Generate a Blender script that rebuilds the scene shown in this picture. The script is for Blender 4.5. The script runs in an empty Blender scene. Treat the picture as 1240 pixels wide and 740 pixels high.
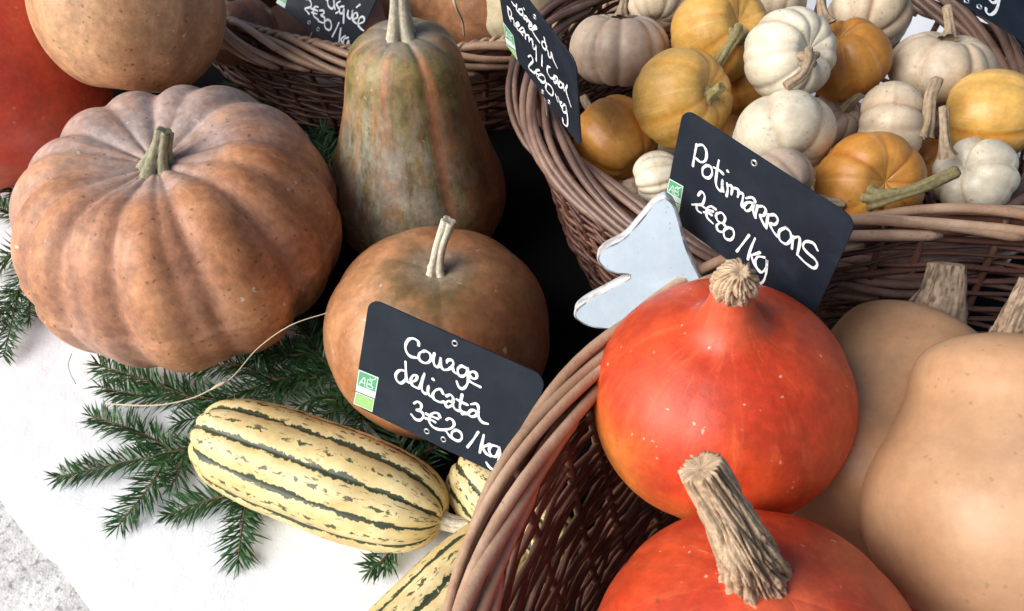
import bpy, math, random
import numpy as np
from mathutils import Vector, Matrix, noise as mnoise

sc = bpy.context.scene
col = sc.collection
rad = math.radians

# ------------------------------------------------------------------ camera
CAM = np.array([0.0, 0.0, 0.66]); PITCH = 50.0; FPX = 1032.0
CF = np.array([0, math.cos(rad(PITCH)), -math.sin(rad(PITCH))])
CU = np.array([0, math.sin(rad(PITCH)), math.cos(rad(PITCH))])
CR = np.array([1.0, 0, 0])
cam = bpy.data.cameras.new('camera'); camo = bpy.data.objects.new('camera', cam); col.objects.link(camo)
camo.location = CAM; camo.rotation_euler = (rad(90 - PITCH), 0, 0)
cam.sensor_fit = 'HORIZONTAL'; cam.sensor_width = 36; cam.lens = FPX * 36 / 1240
cam.clip_start = 0.01; cam.clip_end = 100
cam.dof.use_dof = True; cam.dof.focus_distance = 0.55; cam.dof.aperture_fstop = 22
sc.camera = camo

# ------------------------------------------------------------------ light
SUN_FROM = Vector((-0.74, -0.30, 0.56)).normalized()
w = bpy.data.worlds.new('World'); sc.world = w; w.use_nodes = True
wn = w.node_tree.nodes; wl = w.node_tree.links
bg = wn['Background']; bg.inputs[1].default_value = 0.06
sky = wn.new('ShaderNodeTexSky'); sky.sky_type = 'NISHITA'; sky.sun_disc = False
sky.sun_elevation = math.asin(SUN_FROM.z); sky.sun_rotation = math.atan2(SUN_FROM.x, SUN_FROM.y)
sky.air_density = 1.0; sky.dust_density = 4.0; sky.ozone_density = 1.0
wl.new(sky.outputs[0], bg.inputs[0])
sun = bpy.data.lights.new('sun', 'SUN'); sun.energy = 2.3; sun.angle = rad(52); sun.color = (1.0, 0.998, 0.99)
suno = bpy.data.objects.new('sun', sun); col.objects.link(suno)
suno.rotation_euler = SUN_FROM.to_track_quat('Z', 'Y').to_euler()
vs = sc.view_settings
vs.view_transform = 'Standard'; vs.look = 'None'; vs.gamma = 1; vs.use_curve_mapping = False
vs.exposure = 0.8

# ------------------------------------------------------------------ helpers
def ray(px, py): return CF + CR * ((px - 620) / FPX) + CU * ((370 - py) / FPX)
def at(px, py, z=0.0):
    r = ray(px, py); return CAM + r * ((z - CAM[2]) / r[2])
def deep(px, py, d): return CAM + ray(px, py) * d
def cdepth(p): return float((np.asarray(p) - CAM) @ CF)
def cv(r, u, t):
    v = CR * r + CU * u - CF * t; return Vector(v).normalized()

def link(o, parent=None):
    col.objects.link(o)
    if parent is not None: o.parent = parent
    return o
def tag(o, label=None, cat=None, group=None, kind=None):
    for k, v in (('label', label), ('category', cat), ('group', group), ('kind', kind)):
        if v: o[k] = v
    return o
def empty(name, loc=(0, 0, 0)):
    o = bpy.data.objects.new(name, None); o.empty_display_size = 0.02; link(o); o.location = loc; return o
def mk(name, V, Fc, mat=None, parent=None, smooth=True, uv=None, attrs=None):
    me = bpy.data.meshes.new(name)
    me.from_pydata([tuple(v) for v in np.asarray(V).tolist()], [], Fc)
    if uv is not None:
        l = me.uv_layers.new(name='UVMap'); l.data.foreach_set('uv', np.asarray(uv, dtype=np.float32).ravel())
    if attrs:
        for k, a in attrs.items():
            at_ = me.attributes.new(k, 'FLOAT', 'POINT'); at_.data.foreach_set('value', np.asarray(a, dtype=np.float32).ravel())
    if smooth: me.polygons.foreach_set('use_smooth', [True] * len(me.polygons))
    if mat: me.materials.append(mat)
    me.update()
    o = bpy.data.objects.new(name, me); return link(o, parent)

def catmull(P, n):
    P = np.asarray(P, float); Q = np.vstack([2 * P[0] - P[1], P, 2 * P[-1] - P[-2]])
    out = []
    m = len(P) - 1
    for i in range(m):
        p0, p1, p2, p3 = Q[i], Q[i + 1], Q[i + 2], Q[i + 3]
        t = np.linspace(0, 1, n, endpoint=False)[:, None]
        out.append(0.5 * ((2 * p1) + (-p0 + p2) * t + (2 * p0 - 5 * p1 + 4 * p2 - p3) * t ** 2 + (-p0 + 3 * p1 - 3 * p2 + p3) * t ** 3))
    out.append(P[-1:]); return np.vstack(out)

def snoise(P, freq, seed, k=7):
    """cheap smooth noise, sum of sines in random directions, ~[-1,1]"""
    rs = np.random.RandomState(seed); s = 0
    for i in range(k):
        d = rs.randn(3); d /= np.linalg.norm(d)
        s = s + np.sin(P @ d * freq * rs.uniform(.6, 1.8) + rs.uniform(0, 6.28))
    return s / k * 1.5

def tube_data(P, r, sides=6, closed=False, flat=1.0):
    P = np.asarray(P, float); n = len(P)
    r = np.broadcast_to(np.asarray(r, float), (n,))
    if closed: T = np.roll(P, -1, 0) - np.roll(P, 1, 0)
    else: T = np.gradient(P, axis=0)
    T /= np.linalg.norm(T, axis=1)[:, None] + 1e-12
    up = np.zeros((n, 3))
    u = np.array([0, 0, 1.0]) if abs(T[0][2]) < .9 else np.array([1.0, 0, 0])
    for i in range(n):
        u = u - T[i] * (u @ T[i]); u /= np.linalg.norm(u) + 1e-12; up[i] = u
    if closed:
        up = np.tile([0, 0, 1.0], (n, 1)); up -= T * (up * T).sum(1)[:, None]; up /= np.linalg.norm(up, axis=1)[:, None]
    B = np.cross(T, up)
    a = np.arange(sides) * 2 * math.pi / sides
    V = P[:, None, :] + r[:, None, None] * (np.cos(a)[None, :, None] * up[:, None, :] * flat + np.sin(a)[None, :, None] * B[:, None, :])
    V = V.reshape(-1, 3); Fc = []
    m = n if closed else n - 1
    for i in range(m):
        j = (i + 1) % n
        for k in range(sides):
            k2 = (k + 1) % sides
            Fc.append((i * sides + k, i * sides + k2, j * sides + k2, j * sides + k))
    if not closed:
        Fc.append(tuple(range(sides - 1, -1, -1))); Fc.append(tuple((n - 1) * sides + k for k in range(sides)))
    return V, Fc
class Bag:
    def __init__(s): s.V = []; s.F = []; s.n = 0
    def add(s, V, F):
        s.V.append(np.asarray(V, float)); s.F += [tuple(i + s.n for i in f) for f in F]; s.n += len(V)
    def build(s, name, mat, parent=None, smooth=True): return mk(name, np.vstack(s.V), s.F, mat, parent, smooth)

# ------------------------------------------------------------------ materials
class MT:
    def __init__(s, name, rough=.5, spec=.5, coat=0, coatr=.3, sss=0, sheen=0):
        s.m = bpy.data.materials.new(name); s.m.use_nodes = True; s.nt = s.m.node_tree
        s.b = s.nt.nodes['Principled BSDF']
        s.b.inputs['Roughness'].default_value = rough; s.b.inputs['Specular IOR Level'].default_value = spec
        s.b.inputs['Coat Weight'].default_value = coat; s.b.inputs['Coat Roughness'].default_value = coatr
        s.b.inputs['Subsurface Weight'].default_value = sss; s.b.inputs['Subsurface Scale'].default_value = .01
        s.b.inputs['Sheen Weight'].default_value = sheen
        s.tc = s.nt.nodes.new('ShaderNodeTexCoord'); s.obj = s.tc.outputs['Object']; s.uv = s.tc.outputs['UV']
    def put(s, sock, v):
        if v is None: return
        if hasattr(v, 'is_output'): s.nt.links.new(v, sock)
        else:
            if isinstance(v, (tuple, list)) and len(v) == 3 and sock.type == 'RGBA': v = (*v, 1)
            sock.default_value = v
    def map(s, v, scale=(1, 1, 1), loc=(0, 0, 0), rot=(0, 0, 0)):
        n = s.nt.nodes.new('ShaderNodeMapping'); s.put(n.inputs[0], v); n.inputs[1].default_value = loc; n.inputs[2].default_value = rot; n.inputs[3].default_value = scale
        return n.outputs[0]
    def noise(s, scale, detail=3, rough=.55, v=None, dist=0):
        n = s.nt.nodes.new('ShaderNodeTexNoise'); s.put(n.inputs['Vector'], v if v is not None else s.obj)
        n.inputs['Scale'].default_value = scale; n.inputs['Detail'].default_value = detail; n.inputs['Roughness'].default_value = rough; n.inputs['Distortion'].default_value = dist
        return n.outputs['Fac']
    def voro(s, scale, v=None, feature='F1', rnd=1):
        n = s.nt.nodes.new('ShaderNodeTexVoronoi'); n.feature = feature; s.put(n.inputs['Vector'], v if v is not None else s.obj)
        n.inputs['Scale'].default_value = scale; n.inputs['Randomness'].default_value = rnd
        return n.outputs['Distance']
    def ramp(s, f, stops, interp='LINEAR'):
        n = s.nt.nodes.new('ShaderNodeValToRGB'); s.put(n.inputs[0], f); cr = n.color_ramp; cr.interpolation = interp
        while len(cr.elements) > 1: cr.elements.remove(cr.elements[-1])
        for i, (p, c) in enumerate(stops):
            e = cr.elements[0] if i == 0 else cr.elements.new(p); e.position = p
            e.color = (*c, 1) if isinstance(c, (tuple, list)) else (c, c, c, 1)
        return n.outputs[0]
    def mix(s, f, a, b, mode='MIX'):
        n = s.nt.nodes.new('ShaderNodeMix'); n.data_type = 'RGBA'; n.blend_type = mode; n.clamp_factor = True
        s.put(n.inputs[0], f); s.put(n.inputs[6], a); s.put(n.inputs[7], b); return n.outputs[2]
    def math(s, op, a, b=None, c=None, clamp=False):
        n = s.nt.nodes.new('ShaderNodeMath'); n.operation = op; n.use_clamp = clamp
        s.put(n.inputs[0], a); s.put(n.inputs[1], b); s.put(n.inputs[2], c); return n.outputs[0]
    def mr(s, v, a, b, c=0, d=1):
        n = s.nt.nodes.new('ShaderNodeMapRange'); n.interpolation_type = 'SMOOTHSTEP'
        s.put(n.inputs[0], v)
        for i, x in enumerate((a, b, c, d)): n.inputs[i + 1].default_value = x
        return n.outputs[0]
    def attr(s, name):
        n = s.nt.nodes.new('ShaderNodeAttribute'); n.attribute_name = name; return n.outputs['Fac']
    def rnd(s):
        n = s.nt.nodes.new('ShaderNodeObjectInfo'); return n.outputs['Random']
    def sep(s, v):
        n = s.nt.nodes.new('ShaderNodeSeparateXYZ'); s.put(n.inputs[0], v); return n.outputs
    def blob(s, c, r0, r1, nz=20, amp=.02):
        """1 inside r0 of an object-space point, fading to 0 at r1, uneven edge"""
        n = s.nt.nodes.new('ShaderNodeVectorMath'); n.operation = 'DISTANCE'; s.put(n.inputs[0], s.obj); n.inputs[1].default_value = c
        d = s.math('ADD', n.outputs['Value'], s.math('MULTIPLY', s.math('SUBTRACT', s.noise(nz, 4, .6), .5), amp * 2))
        return s.mr(d, r0, r1, 1, 0)
    def color(s, v): s.put(s.b.inputs['Base Color'], v)
    def rough(s, v): s.put(s.b.inputs['Roughness'], v)
    def bump(s, h, strength=.3, dist=.001, prev=None):
        n = s.nt.nodes.new('ShaderNodeBump'); n.inputs['Strength'].default_value = strength; n.inputs['Distance'].default_value = dist
        s.put(n.inputs['Height'], h)
        if prev is not None: s.nt.links.new(prev, n.inputs['Normal'])
        s.nt.links.new(n.outputs[0], s.b.inputs['Normal']); return n.outputs[0]

def specks(m, c, scale, thr, colr, amount=.8):
    n = m.nt.nodes.new('ShaderNodeVectorMath'); n.operation = 'ADD'; m.put(n.inputs[0], m.obj)
    t = m.nt.nodes.new('ShaderNodeTexNoise'); t.inputs['Scale'].default_value = scale * 2.2; t.inputs['Detail'].default_value = 3; m.put(t.inputs['Vector'], m.obj)
    sc_ = m.nt.nodes.new('ShaderNodeVectorMath'); sc_.operation = 'SCALE'; m.put(sc_.inputs[0], t.outputs['Color']); sc_.inputs['Scale'].default_value = .55 / scale
    m.put(n.inputs[1], sc_.outputs[0])
    d = m.voro(scale, n.outputs[0]); f = m.mr(d, thr * .9, thr * 1.7, 1, 0)
    g = m.mr(m.noise(scale * .3, 2), .47, .55)
    return m.mix(m.math('MULTIPLY', m.math('MULTIPLY', f, g), amount), c, colr)
def mottle(m, c, amt=.22, off=None):
    """uneven pigment and dust: several noise sizes multiplied into the skin colour"""
    a = m.mr(m.noise(38, 6, .75, off), .3, .72, 1 - amt, 1 + amt * .55)
    b = m.mr(m.noise(150, 5, .75, off), .3, .72, 1 - amt * .55, 1 + amt * .4)
    n = m.nt.nodes.new('ShaderNodeVectorMath'); n.operation = 'SCALE'; m.put(n.inputs[0], c); m.put(n.inputs['Scale'], m.math('MULTIPLY', a, b)); return n.outputs[0]

def skin_musquee(name, lo, hi, bloom, bloom_pts, green_pts=(), groovec=None, rough=.42, seed=0, topfade=None, green=(.07, .075, .03)):
    m = MT(name, rough, .35, coat=.05, coatr=.4)
    off = m.map(m.obj, loc=(seed * 1.7, seed * .9, seed))
    c = m.mix(m.mr(m.noise(9, 4, .6, off), .35, .65), lo, hi)
    c = m.mix(m.mr(m.noise(34, 5, .65, off), .45, .75, 0, .35), c, tuple(x * 1.35 for x in hi))
    if groovec: c = m.mix(m.mr(m.attr('groove'), .35, 1, 0, .55), c, groovec)
    for (p, r0, r1, a) in bloom_pts:
        f = m.math('MULTIPLY', m.blob(p, r0, r1, 16, .035), m.mr(m.noise(45, 5, .7, off), .2, .7, .45 * a, a))
        c = m.mix(f, c, bloom)
    for (p, r0, r1, a) in green_pts:
        f = m.math('MULTIPLY', m.blob(p, r0, r1, 38, .025), m.mr(m.noise(60, 5, .7, off), .25, .6, .35 * a, a))
        c = m.mix(f, c, green)
    c = m.mix(m.mr(m.noise(110, 4, .7, off), .55, .8, 0, .35), c, tuple(x * .55 for x in lo))
    c = mottle(m, c, .3, off)
    sw = m.noise(1, 5, .7, m.map(m.uv, scale=(30, 5, 1), loc=(seed, 0, 0)))
    c = m.mix(m.mr(sw, .5, .72, 0, .38), c, tuple(min(1, x * 1.5 + .03) for x in hi))
    c = specks(m, c, 55, .075, (.72, .62, .46), .75)
    c = specks(m, c, 120, .12, (.08, .045, .03), .6)
    m.color(c)
    m.rough(m.mr(m.noise(30, 5), .3, .7, rough - .06, rough + .2))
    m.bump(m.math('ADD', m.noise(70, 6, .7), m.math('MULTIPLY', sw, .6)), .45, .0013)
    return m.m

def skin_simple(name, lo, hi, stripe=None, rough=.4, coat=.15, groovec=None, top=None, scar=(.6, .45, .3), seed=0, dark=.6, scale=14, spk=.5, sss=.0, mot=.2):
    m = MT(name, rough + .04, .38, coat=coat * .4, coatr=.35, sss=sss)
    off = m.map(m.obj, loc=(seed * 1.7, seed * .9, seed))
    c = m.mix(m.mr(m.noise(scale, 4, .6, off), .35, .65), lo, hi)
    rnd = m.rnd()
    c = m.mix(m.math('MULTIPLY', rnd, .25), c, tuple(x * .75 for x in lo))
    if stripe:
        st = m.noise(1, 3, .6, m.map(m.uv, scale=(26, 1.2, 1), loc=(seed, 0, 0)))
        c = m.mix(m.mr(st, .5, .7, 0, .6), c, stripe)
    if groovec: c = m.mix(m.mr(m.attr('groove'), .3, 1, 0, .7), c, groovec)
    if top is not None:
        pt, r0, r1, tcx = top
        c = m.mix(m.blob(pt, r0, r1, 40, .012), c, tcx)
    c = m.mix(m.mr(m.noise(70, 5, .7, off), .6, .8, 0, .4), c, tuple(x * dark for x in lo))
    c = mottle(m, c, mot, off)
    c = specks(m, c, 80, .085, scar, spk)
    c = specks(m, c, 150, .12, tuple(x * .35 for x in scar), spk * .8)
    m.color(c)
    m.rough(m.mr(m.noise(22, 5), .3, .7, rough - .02, rough + .2))
    m.bump(m.noise(80, 6, .7), .32, .0011)
    return m.m

def stem_mat(name, lo, hi, rough=.75, stretch=14):
    m = MT(name, rough, .25)
    n1 = m.noise(1, 5, .7, m.map(m.uv, scale=(stretch, 2.5, 1)))
    c = m.mix(m.mr(n1, .32, .68), lo, hi)
    c = m.mix(m.mr(m.noise(300, 3), .4, .7, 0, .45), c, tuple(min(1, x * 1.4) for x in hi))
    c = m.mix(m.mr(m.attr('groove'), .35, 1, 0, .8), c, tuple(x * .32 for x in lo))
    m.color(c)
    m.bump(m.math('ADD', n1, m.math('MULTIPLY', m.noise(500, 3), .4)), .6, .0012)
    return m.m

# ------------------------------------------------------------------ squash builders
def lobes(u, grooves):
    g = np.sort(np.asarray(grooves) % (2 * math.pi)); g2 = np.append(g, g[0] + 2 * math.pi)
    uu = np.where(u < g[0], u + 2 * math.pi, u)
    k = np.clip(np.searchsorted(g2, uu, side='right') - 1, 0, len(g) - 1)
    s = (uu - g2[k]) / (g2[k + 1] - g2[k]); wdt = g2[k + 1] - g2[k]
    return s, wdt
def body(name, mat, parent, prof, grooves=None, gd=.08, gp=2.2, seed=0, lump=.015, lfreq=2.2, nu=120, nv=72, gtop=1.0, gexp=.6, bend=None, crease=None):
    """prof: (r,z) control points from top to bottom. origin at base."""
    C = catmull(prof, 24); L = np.concatenate([[0], np.cumsum(np.linalg.norm(np.diff(C, axis=0), axis=1))]); L /= L[-1]
    tt = np.linspace(0, 1, nv + 1); r = np.interp(tt, L, C[:, 0]); z = np.interp(tt, L, C[:, 1]); r = np.maximum(r, 0)
    u = np.arange(nu) * 2 * math.pi / nu
    Rm = r.max(); zc = z[np.argmax(r)]
    b = np.ones(nu); s = None
    if grooves is not None:
        s, wd = lobes(u, grooves); wd = np.minimum(wd / (2 * math.pi / len(grooves)), 1.4)
        b = 1 - (np.abs(2 * s - 1) ** gp) * np.clip(wd, .45, 1.2)
    if crease:   # (angle, depth 0..1, width) soft irregular folds
        b = np.ones(nu)
        for (ca, cd, cw) in crease:
            dlt = np.abs((u - ca + math.pi) % (2 * math.pi) - math.pi)
            b = b - cd * np.exp(-(np.sqrt(dlt ** 2 + .0016) - .04) / cw)
    wv = np.clip(r / Rm, 0, 1) ** gexp
    wv = np.where(z > zc, wv * gtop, wv * .8)
    k = 1 - gd * (1 - b)[None, :] * wv[:, None]
    X = (r[:, None] * k) * np.cos(u); Y = (r[:, None] * k) * np.sin(u)
    Z = zc + (z - zc)[:, None] * (1 - gd * .9 * (1 - b)[None, :] * wv[:, None])
    P = np.stack([X, Y, Z], -1).reshape(-1, 3)
    D = P - [0, 0, zc]
    n1 = snoise(D / Rm, lfreq, seed); n2 = snoise(D / Rm, lfreq * 3.2, seed + 5)
    fade = np.clip(np.repeat(r / Rm, nu) * 3, 0, 1)
    P = np.array([0, 0, zc]) + D * (1 + (lump * n1 + lump * .3 * n2) * fade)[:, None]
    if bend is not None:
        t = P[:, 2] / z.max(); P[:, 0] += bend[0] * t ** 2; P[:, 1] += bend[1] * t ** 2
    Fc = []; uv = []
    for i in range(nv):
        for j in range(nu):
            j2 = (j + 1) % nu
            Fc.append((i * nu + j, (i + 1) * nu + j, (i + 1) * nu + j2, i * nu + j2))
            a, c2 = j / nu, (j + 1) / nu; v0, v1 = 1 - i / nv, 1 - (i + 1) / nv
            uv += [(a, v0), (a, v1), (c2, v1), (c2, v0)]
    gr = np.tile((1 - b), nv + 1) * np.clip(np.repeat(wv, nu) * 1.4, 0, 1)
    return mk(name, P, Fc, mat, parent, True, uv, {'groove': gr})

def oblate(R, H, dt=.25, rt=.35, db=.12, sq=.82):
    t = np.linspace(0, math.pi, 17); r = R * np.sin(t) ** sq; r[0] = 0; r[-1] = 0
    z = H * np.cos(t)
    z = z - dt * H * np.exp(-(r / (rt * R)) ** 2) * (t < math.pi / 2) + db * H * np.exp(-(r / (rt * R)) ** 2) * (t > math.pi / 2)
    return np.stack([r, z + H], 1)

def stem(name, mat, parent, P, R, ridges=5, rd=.25, nu=40, nv=36, twist=.6, flare=0, wr=0, wrf=(5, 14), seed=0, fl_pow=6, cap_in=.3):
    C = catmull(P, 12); L = np.concatenate([[0], np.cumsum(np.linalg.norm(np.diff(C, axis=0), axis=1))]); Lt = L[-1]; L = L / Lt
    tt = np.linspace(0, 1, nv); Q = np.stack([np.interp(tt, L, C[:, i]) for i in range(3)], 1)
    rr = np.interp(tt, np.linspace(0, 1, len(R)), R)
    rr = rr * (1 + flare * (1 - tt) ** fl_pow)
    T = np.gradient(Q, axis=0); T /= np.linalg.norm(T, axis=1)[:, None]
    u0 = np.array([1.0, 0, 0]) if abs(T[0][0]) < .8 else np.array([0, 1.0, 0]); U = []
    for i in range(nv):
        u0 = u0 - T[i] * (u0 @ T[i]); u0 /= np.linalg.norm(u0); U.append(u0)
    U = np.array(U); B = np.cross(T, U)
    a = np.arange(nu) * 2 * math.pi / nu
    A = a[None, :] + twist * tt[:, None]
    rid = np.abs(np.sin(A * ridges / 2)) ** .7
    amp = rd * (1 + .8 * (1 - tt[:, None]) ** 4)
    K = 1 - amp * (1 - rid)
    gro = (1 - rid) * min(1, rd * 3)
    if wr:
        W = np.zeros_like(K)
        for i in range(nv):
            for j in range(nu):
                an = A[i, j]; p = Vector((math.cos(an) * wrf[0], math.sin(an) * wrf[0], tt[i] * wrf[1] * .35 + seed))
                p += mnoise.noise_vector(p * .9) * .35
                n = abs(mnoise.noise(p)) * 1.7; n2 = abs(mnoise.noise(p * 2.3)) * .8
                W[i, j] = max(0, 1 - n * 2.2) * .75 + max(0, 1 - n2 * 3) * .35
        K = K - wr * W; gro = np.clip(W * 1.1, 0, 1)
    V = Q[:, None, :] + (rr[:, None] * K)[:, :, None] * (np.cos(a)[None, :, None] * U[:, None, :] + np.sin(a)[None, :, None] * B[:, None, :])
    V = V.reshape(-1, 3)
    # cap rings
    caps = []
    for f, dz in ((.82, .05), (.45, -.0), (.0, -.06)):
        caps.append(Q[-1] + (V[-nu:] - Q[-1]) * f + T[-1] * dz * rr[-1] * (1 if f else cap_in * 4))
    V = np.vstack([V] + caps); gro = np.append(gro.ravel(), np.repeat([.2, .5, .6], nu))
    rows = nv + 3; Fc = []; uv = []
    for i in range(rows - 1):
        for j in range(nu):
            j2 = (j + 1) % nu
            Fc.append((i * nu + j, i * nu + j2, (i + 1) * nu + j2, (i + 1) * nu + j))
            uv += [(j / nu, i / rows), ((j + 1) / nu, i / rows), ((j + 1) / nu, (i + 1) / rows), (j / nu, (i + 1) / rows)]
    return mk(name, V, Fc, mat, parent, True, uv, {'groove': gro})

def stand(name, label, cat, center, axis, spin, hc, group=None):
    """root Empty at the thing's base; local +Z is the stem axis; center = world place of local (0,0,hc)"""
    o = empty(name); ax = Vector(axis).normalized()
    xx = Vector((1, 0, 0)) if abs(ax.x) < .9 else Vector((0, 1, 0))
    xx = (xx - ax * xx.dot(ax)).normalized(); yy = ax.cross(xx)
    M = Matrix((xx, yy, ax)).transposed() @ Matrix.Rotation(spin, 3, 'Z')
    o.rotation_euler = M.to_euler(); o.location = Vector(center) - M @ Vector((0, 0, hc))
    tag(o, label, cat, group)
    return o, M
def loc_pts(o, M, pts):
    """world points into the local frame of a root"""
    Mi = M.inverted(); return [tuple(Mi @ (Vector(p) - o.location)) for p in pts]

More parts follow.
